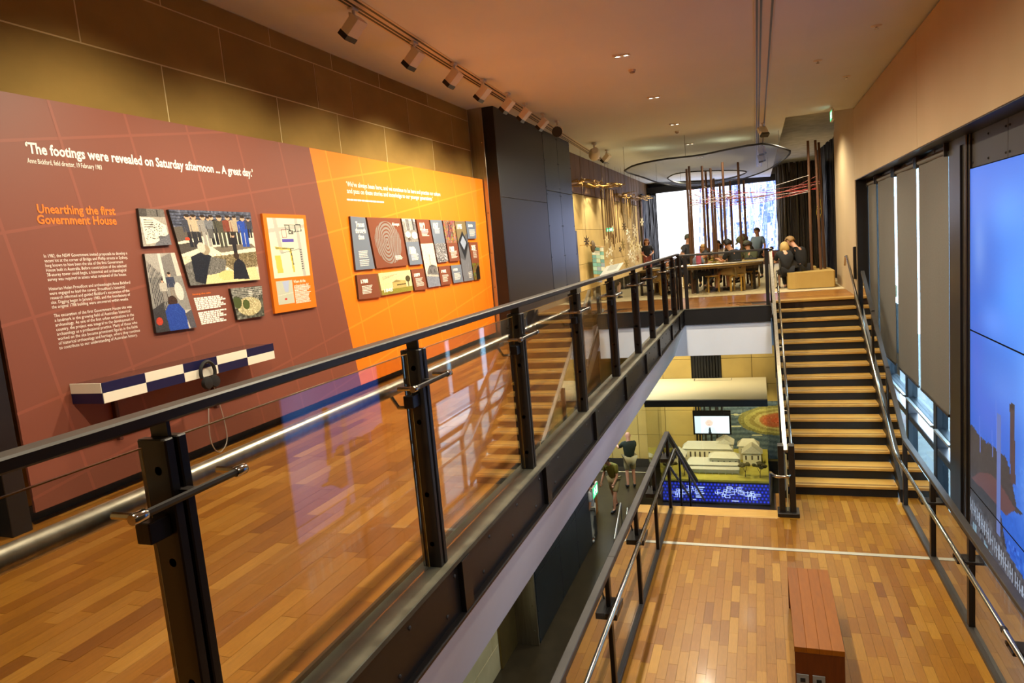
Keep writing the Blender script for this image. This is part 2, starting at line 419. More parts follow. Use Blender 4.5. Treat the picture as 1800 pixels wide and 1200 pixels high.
# steel trims where the wall meets the pier
pier = struct('wall_left_pier', box(-4.9, -4.19, 11.47, 16.57, ZB, 3.99), dark)
tr = bbox(-4.62, -4.36, 11.43, 11.47, 0, 3.98, b=.003).build('steel_trim', steel, pier)
b = MB()
for z in (.4, .9, 1.5, 2.2, 3.4): b.ball((-4.40, 11.43, z), .012, 8, 5)
b.build('screw', chrome, tr)
bbox(-4.36, -4.15, 11.45, 11.49, 0, 3.98).build('black_panel', black2, pier)
for z0, z1 in ((0.02, 2.45), (2.455, 3.98)): bbox(-4.19, -4.15, 11.49, 14.3, z0, z1).build('black_panel', black2, pier)
def riveted(root, y0, y1, z0, z1, m, x=-4.15):
    p = bbox(x - .04, x, y0 + .006, y1 - .006, z0 + .006, z1 - .006).build('steel_panel', m, root)
    b = MB(); n = max(2, int((z1 - z0) / .6) + 1)
    for i in range(n):
        z = z0 + .08 + (z1 - z0 - .16) * i / (n - 1)
        for y in (y0 + .05, y1 - .05): b.ball((x, y, z), .016, 8, 5, (.5, 1, 1))
    b.build('rivet', m, p)
for y0, y1 in ((14.32, 15.42), (15.42, 16.55)):
    for z0, z1 in ((.55, 2.72), (2.72, 3.97)): riveted(pier, y0, y1, z0, z1, slate)
    bbox(-4.19, -4.155, y0, y1, 0, .55).build('black_panel', black2, pier)
slate2 = mat('dark_slate_steel', '20272b', .4, .4, '262e33', 2)
for y0, y1 in ((11.5, 13.2), (13.2, 14.6), (14.6, 16.55)):
    for z0, z1 in ((ZB, -4.62), (-4.62, -2.9), (-2.9, -1.0)): riveted(pier, y0, y1, z0, z1, slate2)
tr = bbox(-4.62, -4.15, 11.43, 11.47, ZB, -.97, b=.003).build('steel_trim', steel, pier)
b = MB()
for i in range(9): b.ball((-4.22, 11.43, ZB + .3 + .5 * i), .012, 8, 5)
b.build('screw', chrome, tr)
bbox(-4.62, -4.58, 10.6, 11.43, ZB, -.97).build('bronze_panel', mat('bronze_panel', '8a7440', .35, .7, '7a6638', 4), pier)
# rear left wall of the gallery: stone slabs below, timber boards above
wr = struct('wall_left_rear', box(-4.9, -4.655, 16.57, 33.6, 0, 3.98), dark)
slab_m = pieces_mat('warm_stone_slab', ['b59a5e', 'baa066', 'ae9356'], .8, 1.5, (1, 1, 1), .3, 0, .02)
for i in range(3):
    for j in range(6): bbox(-4.66, -4.62, 16.58 + j * 2.72, 16.58 + j * 2.72 + 2.71, .0 + i * .97, .0 + i * .97 + .962, b=.003).build('stone_slab', slab_m, wr)
tim = pieces_mat('wall_timber', ['6b4d2c', '75552f', '624524'], .6, 4, (1, 1, .3), .4)
for i in range(29): bbox(-4.66, -4.6 + random.uniform(-.004, .004), 16.58 + i * .57, 16.58 + i * .57 + .558, 2.92, 3.98, b=.006).build('board', tim, wr)

# ceiling
def ext(prof, y0, y1): return MB().prism([(x, y0, z) for x, z in prof], (0, y1 - y0, 0))
ce = struct('ceiling', ext([(-4.9, 3.98), (-4.15, 3.98), (.63, 3.68), (.63, 4.5), (-4.9, 4.5)], -3, 33.9), ceil_m)
ext([(.63, 3.68), (2.1, 3.68), (2.1, 4.5), (.63, 4.5)], -3, 15.4).build('ceiling_lower_bay', ceil_m, ce)
box(.63, 3.6, 15.4, 33.9, 4.3, 4.5).build('ceiling_raised_bay', mat('raw_concrete', 'b8b193', .9, 0, 'a39c80', 3), ce)
# right wall above the blinds
wri = struct('wall_right', box(1.90, 2.3, -3, 15.4, 2.34, 3.7).box(1.90, 2.1, 15.4, 19, 0, 4.3), dark)
jw = at(1611, 150, x=1.85).y
for a, c in ((-3, jw - 4.6), (jw - 4.6, jw), (jw, 15.35)): bbox(1.85, 1.90, a + .006, c - .006, 2.30, 3.655, b=.003).build('wall_panel', wall_m, wri)
box(1.85, 1.90, 15.35, 19, 0, 3.68).box(1.88, 1.9, 15.4, 19, 3.68, 4.3).build('wall_panel', wall_m, wri)
box(1.86, 2.6, -3, 15.4, 2.29, 2.345).build('soffit_plate', black, wri)
box(1.87, 2.4, 15.3, 15.39, -2.6, 2.34).build('end_panel', black, wri)
wr2 = struct('wall_right_rear', MB().prism([(1.9, 19, 0), (3.2, 33.6, 0), (3.4, 33.6, 0), (2.1, 19, 0)], (0, 0, 4.3)), wall_m)
struct('wall_back', box(-4.9, 3.5, 33.5, 33.9, -.2, 4.4), mat('pale_back_wall', 'a9a8b0', .9))
struct('wall_front', box(-4.9, 2.9, -3.2, -3, ZB, 4.4), mat('front_wall_paint', '8a7d6a', .85))
struct('wall_right_lower', box(2.3, 2.6, -3, 8.5, ZB, 2.3).box(1.95, 2.6, 15.4, 22.3, ZB, -.2), dark)
# underside of walkway and gallery
bu = struct('trim_walkway_bulkhead', MB().prism([(-1.47, -3, -.3), (-1.72, -3, -.97), (-4.66, -3, -.97), (-4.66, -3, -.25), (-1.6, -3, -.25)], (0, 17.55, 0)), white)
struct('trim_gallery_bulkhead', box(-4.66, .2, 14.55, 17.4, -.97, -.26).box(-4.66, 1.95, 15.6, 22.3, -.97, -.26), white)

# windows behind the blinds
FR = mat('window_frame_steel', '1a2026', .4, .3)
for k, (a, c) in enumerate(((9.25, 10.16), (10.16, 12.02), (12.02, 13.9), (13.9, 15.3))):
    w = struct(f'window_{k + 1}', bbox(2.13, 2.27, a, a + (.17 if k else .03), ZB, 2.3, b=.01).bbox(2.14, 2.26, a, c, -1.66, -1.56, b=.01).bbox(2.13, 2.26, a, c, -1.36, -1.30, b=.01).bbox(2.14, 2.26, a, c, -3.5, -3.4, b=.01).bbox(2.14, 2.26, a, c, 2.2, 2.3, b=.01), FR)
    for z0, z1 in ((-3.4, -1.66), (-1.30, 2.2), (-5.9, -3.5)): box(2.2, 2.21, a + .1, c, z0, z1).build('pane', glass_win, w)
    box(2.10, 2.15, a + .17, c, -1.33, -1.30).build('sill', mat('pale_sill', 'aeb8bc', .3, .6), w)
struct('wall_right_column', bbox(2.08, 2.6, 8.56, 9.25, ZB, 2.3, b=.01).box(2.06, 2.085, 8.7, 8.86, -3, 2.2), black)
# pale building front across the street
ob = struct('exterior_facade', box(11, 12, 0, 50, -10, 6), mat('pale_facade', '7d8488', .9, 0, '737b80', .3))
struct('exterior_ground', box(2.6, 11, -4, 50, -6.1, -6.0), mat('street_paving', '7a7a78', .9, 0, '858582', 2))
for i in range(6):
    for j in range(4):
        f_ = bbox(10.94, 11.0, 9 + i * 3, 11 + i * 3, -4 + j * 3.2, -2 + j * 3.2, b=.02).build('facade_window', mat('facade_window_frame', '8fa0a8', .5), ob)
        box(10.92, 10.95, 9.15 + i * 3, 10.85 + i * 3, -3.85 + j * 3.2, -2.15 + j * 3.2).build('pane', mat('facade_pane', '5c7884', .1), f_)

# lowest level: back wall of sandstone panels
wb = struct('wall_lower_back', box(-7, 3, 22.05, 22.4, ZB, -.2), dark)
for i in range(11):
    for j in range(6):
        x0, z0 = -6.6 + i * .9, ZB + .28 + j * .82
        if -2.02 < x0 + .45 < -1.2 and j > 2: continue
        bbox(x0 + .006, x0 + .894, 22.0, 22.06, z0 + .006, z0 + .814, b=.004).build('stone_panel', stonepanel, wb)
box(-7, 3, 21.98, 22.05, ZB, ZB + .28).build('plinth', mat('dark_plinth', '2b2417', .6), wb)
b = MB()
for i in range(10): b.box(-2.06 + i * .088, -2.0 + i * .088, 21.99 - (i % 2) * .02, 22.04, ZB + .3, -.97)
b.build('slat_curtain', black2, wb)
struct('wall_lower_left', box(-7, -6.8, 16.57, 22.3, ZB, -.2).box(-7, -4.66, 16.4, 16.6, ZB, -.2), stonepanel)
# ------------------------------------------------------------------ graphic panels on the left wall
XP = -4.44      # face of the free-standing panels, a hand's width off the wall
def yz(px, py, x=XP): p = at(px, py, x=x); return (p.y, p.z)
def clip(poly, quad):
    """convex clip of quad by convex poly, both lists of (y, z)"""
    def area(p): return sum(p[i][0] * p[(i + 1) % len(p)][1] - p[(i + 1) % len(p)][0] * p[i][1] for i in range(len(p)))
    if area(poly) < 0: poly = poly[::-1]
    out = quad
    for i in range(len(poly)):
        a, b = poly[i], poly[(i + 1) % len(poly)]; res = []
        side = lambda p: (b[0] - a[0]) * (p[1] - a[1]) - (b[1] - a[1]) * (p[0] - a[0])
        for j in range(len(out)):
            p, q = out[j], out[(j + 1) % len(out)]; sp, sq = side(p), side(q)
            if sp >= 0: res.append(p)
            if sp * sq < 0: t = sp / (sp - sq); res.append((p[0] + (q[0] - p[0]) * t, p[1] + (q[1] - p[1]) * t))
        out = res
        if not out: return []
    return out
def wall_poly(b, poly, x): b.add([(x, y, z) for y, z in poly], [tuple(range(len(poly)))]); return b
s0, s1 = yz(543, 259), yz(632, 665)
zt, zb = 2.775, .10
sl = (s1[0] - s0[0]) / (s0[1] - s1[1])
yt, yb = s0[0] - (zt - s0[1]) * sl, s1[0] + (s1[1] - zb) * sl
brown_poly = [(2.96, zb), (yb, zb), (yt, zt), (2.96, zt)]
orange_poly = [(yb, zb), (11.40, zb), (11.40, zt), (yt, zt)]
white_ink = mat('white_ink', 'f4efe4', .6); orange_ink = mat('orange_ink', 'e8741c', .6)
def graphic(name, label, poly, m, ml, spacing, off):
    t = thing(name, label, 'panel', (XP, sum(p[0] for p in poly) / 4, 0))
    MB().prism([(XP - .02, y + .003, z) for y, z in poly], (.02, 0, 0)).build('board', m, t)
    b = MB(); d = Vector((sl, -1)).normalized(); n = Vector((-d.y, d.x))
    for k in range(-6, 24):
        c = Vector(s0) + Vector((1, 0)) * (k * spacing + off); q = [c + d * 6 - n * .011, c + d * 6 + n * .011, c - d * 6 + n * .011, c - d * 6 - n * .011]
        r = clip(poly, [tuple(v) for v in q])
        if len(r) > 2: wall_poly(b, r, XP + .0008)
    d2 = Vector((1, .155)).normalized(); n2 = Vector((-d2.y, d2.x))
    for k in range(-9, 12):
        c = Vector((s0[0], 1.85 + k * .56)); q = [c - d2 * 12 - n2 * .010, c + d2 * 12 - n2 * .010, c + d2 * 12 + n2 * .010, c - d2 * 12 + n2 * .010]
        r = clip(poly, [tuple(v) for v in q])
        if len(r) > 2: wall_poly(b, r, XP + .0010)
    b.build('grid_lines', ml, t); return t
brown = graphic('graphic_panel', 'large maroon brown wall panel with a white quotation and a pale line grid', brown_poly, mat('maroon_print', '7c4636', .45), mat('maroon_line', '8a4e3d', .45), .60, .1)
orange = graphic('graphic_panel', 'large bright orange wall panel carrying the timeline boards', orange_poly, mat('orange_print', 'ea7a0c', .42), mat('orange_line', 'f48f22', .42), .68, .3)
def letter_px(name, body, p0, p1, hpx_at, parent, m=white_ink, x=XP + .003, **k):
    """box top-left p0, top-right p1, bottom-left hpx_at, all photo pixels"""
    a, b, c = at(*p0, x=x), at(*p1, x=x), at(*hpx_at, x=x); b.z = a.z
    return lettering(name, body, a, b, a.z - c.z, m, parent, **k)
letter_px('quotation', '\u2018The footings were revealed on Saturday afternoon ... A great day.\u2019', (43, 248), (443, 292), (45, 275), brown, bold=.028)
letter_px('byline', 'Anne Bickford, field director, 19 February 1983', (47, 277), (178, 289), (48, 289), brown, bold=.004)
letter_px('heading', 'Unearthing the first\nGovernment House', (60, 358), (201, 362), (64, 394), brown, m=orange_ink, bold=.028, align='RIGHT', line=.85)
P1 = 'In 1982, the NSW Government invited proposals to develop a\nvacant lot at the corner of Bridge and Phillip streets in Sydney,\nlong known to have been the site of the first Government\nHouse built in Australia. Before construction of the selected\n38-storey tower could begin, a historical and archaeological\nsurvey was required to assess what remained of the house.'
P2 = 'Historian Helen Proudfoot and archaeologist Anne Bickford\nwere engaged to lead the survey. Proudfoot\u2019s historical\nresearch informed and guided Bickford\u2019s excavation of the\nsite. Digging began in January 1983, and the foundations of\nthe original 1788 building were uncovered within weeks.'
P3 = 'The excavation of the first Government House site was\na landmark in the growing field of Australian historical\narchaeology. As one of the first urban excavations in the\ncountry, the project was integral to the development of\narchaeology as a professional practice. Many of those who\nworked on the site became prominent figures in the fields\nof historical archaeology and heritage, where they continue\nto contribute to our understanding of Australian history.'
letter_px('body_text', P1, (76, 447), (223, 442), (83, 496), brown, bold=0)
letter_px('body_text', P2, (85, 505), (228, 493), (92, 544), brown, bold=0)
letter_px('body_text', P3, (94, 552), (239, 537), (104, 616), brown, bold=0)
letter_px('caption_heading', 'Saving the site', (338, 516), (370, 512), (338, 520), brown, m=orange_ink, bold=.012)
cp = []
for i in range(15):
    if i == 7: continue
    a = at(341 + i * .95, 526.5 + i * 3.15, x=XP + .003); c = at(388 + (i % 3) * 5, 522 + i * 2.9, x=XP + .003)
    cp.append((a.y, a.z, c.y, .013))
word_lines(XP + .003, cp, white_ink, brown, 'caption_text', 3)
letter_px('quotation', '\u2018We\u2019ve always been here, and we continue to be here and practise our culture\nand pass on these stories and knowledge to our younger generations.\u2019', (608, 318), (774, 341), (610, 342), orange, bold=.014, line=.95)
a = at(610, 352, x=XP + .003); c = at(675, 357, x=XP + .003); word_lines(XP + .003, [(a.y, a.z, c.y, .02)], white_ink, orange, 'byline', 5)

# boards fixed on the panels
XB = XP + .028
board_edge = mat('board_edge', '4a2a20', .5); brown_b = '7d4630'; grey_b = '6f7a8b'
def board(label, quad, pic, edge='2a2420', group='boards fixed to the wall panels', texts=(), m=None):
    """quad: photo pixels TL TR BR BL"""
    P = [at(px, py, x=XB) for px, py in quad]
    t = thing('display_board', label, 'board', (XB, sum(p.y for p in P) / 4, min(p.z for p in P)), group)
    MB().prism([(XB - .026, p.y, p.z) for p in P], (.0255, 0, 0)).build('backing', mat('edge_' + edge, edge, .5), t)
    if pic is not None: print_grid('print', P, pic.a, m or pr, t)
    return t, P
def onb(P, u, v, dx=.0012):
    TL, TR, BR, BL = P; q = (TL * (1 - u) + TR * u) * (1 - v) + (BL * (1 - u) + BR * u) * v; q = q.copy(); q.x += dx; return q
def blettering(t, P, body, u0, v0, u1, h, bold=.03, name='lettering', m=white_ink, **k):
    a, c = onb(P, u0, v0), onb(P, u1, v0); c.z = a.z; h *= P[0].z - P[3].z; return lettering(name, body, a, c, h, m, t, bold=bold, **k)
def blines(t, P, u0, u1, v0, v1, n, h=.011, seed=1, m=white_ink):
    pts = []
    for i in range(n):
        v = v0 + (v1 - v0) * i / max(1, n - 1); a, c = onb(P, u0, v), onb(P, u1, v)
        pts.append((a.y, a.z, a.y + (c.y - a.y) * random.Random(seed * 31 + i).uniform(.72, 1), h))
    return word_lines(P[0].x + .0012, pts, m, t, 'small_text', seed)
# photographs of the dig
p = Pic(60, 70, 'a39c92'); p.rect(0, 0, 1, .22, '6b6864').rect(0, .0, .3, .2, '4d4a48').rect(.68, .02, .74, .2, '2e2c2c')
p.poly([(.02, .22), (.5, .24), (.95, .45), (.95, .7), (.45, .92), (.12, .95)], 'e2ddcc').rect(.6, .75, 1, 1, '5c5d63').poly([(.45, .93), (1, .68), (1, 1), (.4, 1)], '6a6b72')
for i in range(60): p.ell(rng.uniform(.15, .8), rng.uniform(.4, .82), .018, .014, '4c4742')
for k in range(4): p.line(.15, .3 + k * .06, .48, .31 + k * .06, .012, '5a554e')
p.noise(.03, 2)
board('small black and white photograph of a notice wall on the maroon panel, upper left', [(243, 366), (287, 368), (302, 430), (252, 433)], p)
p = Pic(150, 130, 'd9cdb0'); p.rect(0, 0, 1, .22, '4f5568').noise(.07, 3, 0, 0, 1, .22)
for k in range(5): p.line(0, .03 + k * .04, 1, .05 + k * .04, .004, '23252c')
p.poly([(0, .22), (1, .2), (1, .3), (0, .42)], '5d5750'); p.poly([(0, .42), (.5, .3), (1, .3), (1, .62), (.3, .62), (0, .6)], 'e8dfc4')
p.poly([(0, .45), (.3, .4), (.25, .5), (0, .58)], '4d4842'); p.poly([(.4, .5), (.95, .46), (1, .52), (.5, .58)], '746b5e')
p.poly([(.35, .63), (1, .58), (1, .8), (.62, .84)], '776a4c'); p.noise(.08, 2, .35, .6, 1, .85)
p.poly([(0, .72), (.25, .6), (.55, .68), (.5, .85), (.2, 1), (0, 1)], '6b6a66').noise(.05, 2, 0, .6, .6, 1)
p.poly([(.25, .88), (.95, .8), (1, 1), (.2, 1)], 'dccf9c'); p.ell(.52, .9, .12, .07, 'd8c784')
for x, h, tp, bt in ((.18, .44, '3b3f4d', '22242d'), (.25, .42, 'b5a58c', '2b2c33'), (.36, .44, '8d8b87', '9d9a94'), (.46, .42, '20222b', '1b1c24'), (.42, .30, '6f7379', '5c5c5c'), (.56, .46, '4b4a3e', '42423a'), (.67, .42, '7d3f30', '262420'), (.76, .42, 'a99c84', '2c2b2d'), (.87, .46, '2349a8', '2349a8'), (.95, .3, '3a3d4a', '23242c')): p.person(x, .05 + h + (.03 if h < .35 else 0), h, tp, bt)
p.person(.7, .6, .28, '23222a', '1c1b22')
p.poly([(.08, .95), (.1, .62), (.26, .55), (.36, .62), (.3, .75), (.2, 1)], '1d212c'); p.ell(.3, .53, .06, .07, '9d8f78'); p.ell(.26, .5, .05, .07, 'c9c2b2')
p.poly([(.6, .96), (.64, .74), (.72, .66), (.8, .74), (.84, .98)], '1b1f2a'); p.ell(.7, .63, .04, .05, '3a2a22'); p.ell(.12, .38, .03, .02, 'cf4526')
p.noise(.025, 1)
board('large colour photograph of people watching two kneeling diggers on the maroon panel', [(296, 368), (440, 373), (457, 491), (335, 502)], p)
p = Pic(75, 120, '8b8a86'); p.rect(0, 0, 1, .3, 'a7a49d').rect(.4, 0, .5, .4, 'd5d2c8').rect(.85, 0, 1, .3, 'c9c6bb').poly([(.5, .05), (.85, .0), (.85, .3), (.5, .3)], '7e7b78')
for k in range(9): p.line(.03 + k * .045, .1 + k * .02, .1 + k * .05, .8, .01, '3c3c40')
p.rect(0, .75, 1, 1, 'bdb9b0').poly([(0, .7), (.3, .62), (.35, 1), (0, 1)], '3a3a3d'); p.person(.62, .6, .36, '3c4358', '8a8176').person(.38, .62, .3, 'b9b5aa', '85807a'); p.ell(.8, .5, .12, .12, 'd3cfc6')
p.ell(.55, .62, .13, .07, '3d2a22'); p.poly([(.33, 1), (.3, .74), (.42, .66), (.7, .66), (.82, .76), (.8, 1)], '27469c'); p.ell(.12, .86, .08, .05, 'b8402c'); p.poly([(.8, .8), (1, .75), (1, 1), (.85, 1)], '56555c')
p.noise(.03, 1)
board('tall photograph of a child in blue at a fence on the maroon panel', [(254, 446), (307, 444), (346, 575), (275, 585)], p)
p = Pic(70, 60, '585a50'); p.poly([(0, 0), (1, 0), (1, .3), (0, .35)], '8f9088').noise(.1, 3); p.ell(.5, .62, .42, .3, 'b5ac82').noise(.08, 2, .1, .3, .9, .9); p.ell(.4, .55, .12, .16, '4f5b2c').ell(.12, .45, .14, .2, '47532e'); p.rect(.55, .1, .66, .3, 'd7d4c8')
for k in range(6): p.line(0, .03 + k * .05, 1, .0 + k * .06, .008, '3f423e')
board('small aerial photograph of the dig below the large photograph', [(405, 507), (460, 502), (465, 555), (418, 562)], p)
# orange map board
p = Pic(100, 200, 'dd7413'); p.rect(.08, .04, .93, .65, 'd5d3c0')
p.poly([(.2, .04), (.28, .04), (.36, .4), (.28, .4)], 'b3b4aa').poly([(.7, .04), (.77, .04), (.83, .65), (.76, .65)], 'b3b4aa').poly([(.08, .15), (.93, .1), (.93, .135), (.08, .19)], 'b3b4aa')
p.poly([(.15, .42), (.28, .42), (.3, .6), (.17, .6)], 'd2be54').poly([(.17, .33), (.55, .35), (.55, .37), (.2, .36)], 'd0bb4e').poly([(.5, .36), (.55, .36), (.57, .6), (.53, .6)], 'd0bb4e')
for (x0, y0, x1, y1) in ((.46, .11, .83, .105), (.83, .105, .84, .17), (.84, .17, .6, .185), (.6, .185, .58, .16), (.46, .11, .48, .15), (.48, .15, .56, .16), (.56, .12, .56, .17), (.54, .17, .62, .17), (.54, .17, .54, .2), (.54, .2, .63, .2), (.63, .17, .63, .2), (.7, .11, .7, .17)): p.line(x0, y0, x1, y1, .008, '2a2a28')
for (x0, y0, x1, y1) in ((.37, .16, .47, .155), (.37, .16, .38, .24), (.38, .24, .48, .235), (.47, .155, .48, .235)): p.line(x0, y0, x1, y1, .006, '8a4a48')
p.rect(.36, .255, .63, .285, '5a4fae'); p.line(.2, .345, .6, .355, .008, '55503a').line(.53, .36, .56, .52, .008, '3f3b2c').line(.3, .4, .75, .36, .005, '66645a')
for k in range(9): p.line(.76, .37 + k * .025, .78, .37 + k * .025, .010, '2a2a2a').line(.8, .37 + k * .025, .9, .37 + k * .025, .004, '77766c')
p.rect(.1, .68, .47, .92, 'b9bfae').poly([(.24, .69), (.4, .68), (.36, .8), (.28, .8)], 'a9b6d3'); p.ell(.28, .87, .03, .012, 'c0322c').line(.1, .83, .47, .81, .006, 'd3d6c6')
t, P = board('tall orange board with a site map on the maroon panel', [(461, 375), (537, 378), (557, 539), (484, 551)], p, 'c4610c')
blettering(t, P, 'Where did the\narchaeologists dig?', .50, .685, .86, .085, .012)
blines(t, P, .5, .9, .77, .93, 12, .008, 4)
# timeline boards
def tl(label, quad, pic, texts, edge='3a2018'):
    t, P = board(label, quad, pic, edge, 'timeline boards on the orange panel')
    for k in texts:
        if k[0] == 'T':
            u0, v0, u1, h = k[2:6]; yr = k[1][0].isdigit()
            blettering(t, P, k[1], u0, v0, u1 + (.06 if yr else 0), h * (1.4 if yr else 1), bold=.045 if yr else .03, **(k[6] if len(k) > 6 else {}))
        else: blines(t, P, *k[1:6], h=(k[6] if len(k) > 6 else .016) * .55, seed=len(label))
    return t
C = lambda s, ox, oy, pts: [(ox + x / s, oy + y / s) for x, y in pts]
tl('tall blue grey board reading Traces through time, first on the orange panel', C(7.5, 605, 370, [(80, 75), (275, 90), (405, 765), (155, 785)]), Pic(20, 60, grey_b), [('T', 'Traces\nthrough\ntime', .22, .09, .9, .34, {'align': 'CENTER', 'line': .85}), ('L', .25, .85, .66, .78, 5), ('L', .25, .85, .83, .93, 4)])
p = Pic(150, 200, brown_b)
X, Y = (p.x - .46) / .78, (p.y - .46) / 1.0
th = np.arctan2(Y, X); rad = np.sqrt((X * 1.12 + Y * .25) ** 2 + (Y * .86 - X * .1) ** 2) + .012 * np.sin(3 * th) + .02 * np.maximum(0, X) * np.sin(6 * Y)
edge = (((p.x - .5) / .40) ** 2 + ((p.y - .5) / .43) ** 2) < 1
rid = np.sin(rad * 2 * PI * 15 + th * 1.0) > -.35
p.a[edge & rid] = Pic.c('8a8782')
tl('large brown board with a grey fingerprint reading Always', C(7.5, 605, 370, [(298, 88), (735, 102), (845, 720), (430, 762)]), p, [('T', 'Always', .70, .09, .94, .085), ('L', .62, .9, .79, .86, 4)])
def grab(w, h, base, amp, k=3): p = Pic(w, h, base); p.noise(amp, k); return p
def street(p, y1):
    p.rect(0, 0, 1, y1, 'c9c6bb')
    for x0, x1, y0, c in ((.0, .2, .12, '8b8a88'), (.25, .5, .02, '777678'), (.55, .7, .1, '9b9a98'), (.72, .86, .0, '4c4c52'), (.86, 1, .12, '7b7a7c')): p.rect(x0, y0 * y1, x1, y1 * .55, c)
    p.rect(0, y1 * .5, 1, y1, '8a8884'); p.ell(.28, y1 * .68, .2, y1 * .13, 'e4e0d2').ell(.78, y1 * .72, .24, y1 * .15, 'ece8da').ell(.3, y1 * .88, .1, y1 * .07, '5b4a42').noise(.05, 2, 0, 0, 1, y1)
p = Pic(40, 110, grey_b); street(p, .5)
tl('board with a grey street view above the year 1880s', C(8.573, 700, 375, [(48, 75), (245, 82), (368, 762), (178, 778)]), p, [('T', '1880s', .18, .60, .62, .12), ('L', .22, .84, .77, .90, 6, .014)])
p = Pic(46, 125, brown_b); p.rect(0, .352, 1, 1, 'dcd8c0').rect(0, .80, 1, 1, '7d8494').line(.5, .52, .5, .75, .016, '6a6860').poly([(.1, .78), (.35, .68), (.95, .7), (.98, .82), (.1, .84)], '6a6a6c').poly([(.3, .70), (.6, .665), (.97, .70)], '46474b').rect(.4, .74, .46, .79, '2d2d30').rect(.7, .74, .76, .79, '2d2d30').poly([(0, .8), (1, .83), (1, .86), (0, .83)], 'b5b2a8').noise(.03, 2, 0, .36, 1, 1)
tl('tall board reading 1912 over a sepia cottage with a flagpole', C(8.573, 700, 375, [(270, 88), (460, 92), (640, 1090), (458, 1115)]), p, [('T', '1912', .2, .045, .54, .085), ('L', .22, .8, .15, .24, 6, .014)])
p = Pic(44, 95, grey_b); p.rect(0, .55, 1, 1, '77777a').noise(.2, 2, 0, .55, 1, 1)
tl('blue grey board reading 1967 above a crowd photograph', C(8.573, 700, 375, [(478, 98), (652, 102), (755, 722), (598, 742)]), p, [('T', '1967', .2, .06, .58, .1), ('L', .24, .72, .2, .31, 5, .014)])
p = Pic(44, 95, brown_b); p.rect(0, 0, 1, .55, '8a6a4c').noise(.09, 3, 0, 0, 1, .55, False)
for k in range(9): p.rect(rng.uniform(0, .9), rng.uniform(.02, .3), 0, 0, 'ffffff').line(rng.uniform(.1, .9), .05, rng.uniform(.1, .9), .4, .03, rng.choice(['6a2f52', '2b2430', 'b59a6a', '7a3a2c']))
tl('board with a colourful market photograph above the year 1983', C(8.573, 700, 375, [(668, 105), (842, 110), (928, 710), (778, 726)]), p, [('T', '1983', .18, .63, .56, .1), ('L', .22, .85, .76, .92, 7, .013)])
p = Pic(46, 125, '7c6d4c'); p.poly([(0, .35), (1, .2), (1, 1), (0, 1)], '55585f').poly([(.05, .34), (.55, .16), (.95, .38), (.45, .64)], '1f2228').poly([(.22, .35), (.55, .24), (.82, .36), (.5, .48)], '93a0b6').poly([(0, .6), (.45, .66), (.95, .42), (1, .5), (1, 1), (0, 1)], '6d7079').line(.4, .9, .75, .7, .012, '9a9da6').line(.2, .98, .5, .72, .01, '8f929b')
tl('tall board of a building corner seen from above reading 1995', C(8.573, 700, 375, [(850, 112), (1006, 118), (1140, 1005), (995, 1025)]), p, [('T', '1995', .16, .05, .55, .06), ('L', .55, .92, .86, .95, 5, .013)])
tl('small blue grey board reading 2018 at the upper right of the timeline', C(8.573, 700, 375, [(1015, 115), (1165, 122), (1178, 378), (1052, 382)]), Pic(20, 30, '5f6d84'), [('T', '2018', .18, .18, .58, .11), ('L', .24, .9, .5, .84, 7, .012)])
p = Pic(30, 85, brown_b); p.rect(0, .55, 1, 1, '6d5a2c').noise(.07, 4, 0, .55, 1, 1, False).poly([(.4, .75), (.8, .6), (1, .7), (.9, 1), (.4, 1)], '14120f')
tl('board reading 2025 above a dark photograph at the right end of the timeline', C(8.573, 700, 375, [(1065, 430), (1195, 432), (1243, 990), (1150, 1002)]), p, [('T', '2025', .2, .08, .62, .1), ('L', .3, .85, .24, .42, 6, .012)])
tl('brown board reading 1788, first of the lower row on the orange panel', C(7.5, 605, 370, [(165, 850), (425, 828), (485, 1140), (198, 1172)]), Pic(20, 24, brown_b), [('T', '1788', .16, .2, .45, .12), ('L', .18, .74, .5, .8, 6)])
p = Pic(110, 75, 'd8cc9c'); p.rect(0, .78, 1, 1, '8b8434').poly([(.36, .5), (.62, .42), (.8, .46), (.8, .78), (.36, .78)], 'b9a364').poly([(.34, .5), (.5, .38), (.62, .44), (.62, .5)], '8d7c4a').rect(.5, .6, .8, .66, '4f4526').noise(.02, 2); p.ell(.88, .4, .08, .15, '4a4426').line(.88, .5, .88, .76, .012, '4a4426')
for k in range(3): p.line(.1, .2 + k * .05, .55 - k * .12, .13 + k * .05, .006, '8d8562')
tl('sepia board of a house and tree reading 1845', C(7.5, 605, 370, [(448, 828), (868, 780), (910, 1050), (505, 1120)]), p, [('T', '1845', .08, .72, .28, .12)], 'a99c68')
tl('brown board reading 1899 right of the sepia house board', C(8.573, 700, 375, [(192, 845), (382, 825), (438, 1140), (252, 1162)]), Pic(20, 30, brown_b), [('T', '1899', .16, .2, .56, .12), ('L', .2, .82, .46, .82, 7, .014)])
tl('small brown board reading 1982 right of the cottage board', C(8.573, 700, 375, [(605, 798), (775, 782), (808, 1060), (652, 1085)]), Pic(20, 30, brown_b), [('T', '1982', .18, .2, .56, .12), ('L', .2, .8, .5, .82, 6, .013)])
tl('small blue grey board reading 1988 in the lower row', C(8.573, 700, 375, [(792, 785), (945, 768), (982, 1028), (838, 1052)]), Pic(20, 30, grey_b), [('T', '1988', .16, .18, .54, .11), ('L', .18, .86, .48, .82, 7, .013)])

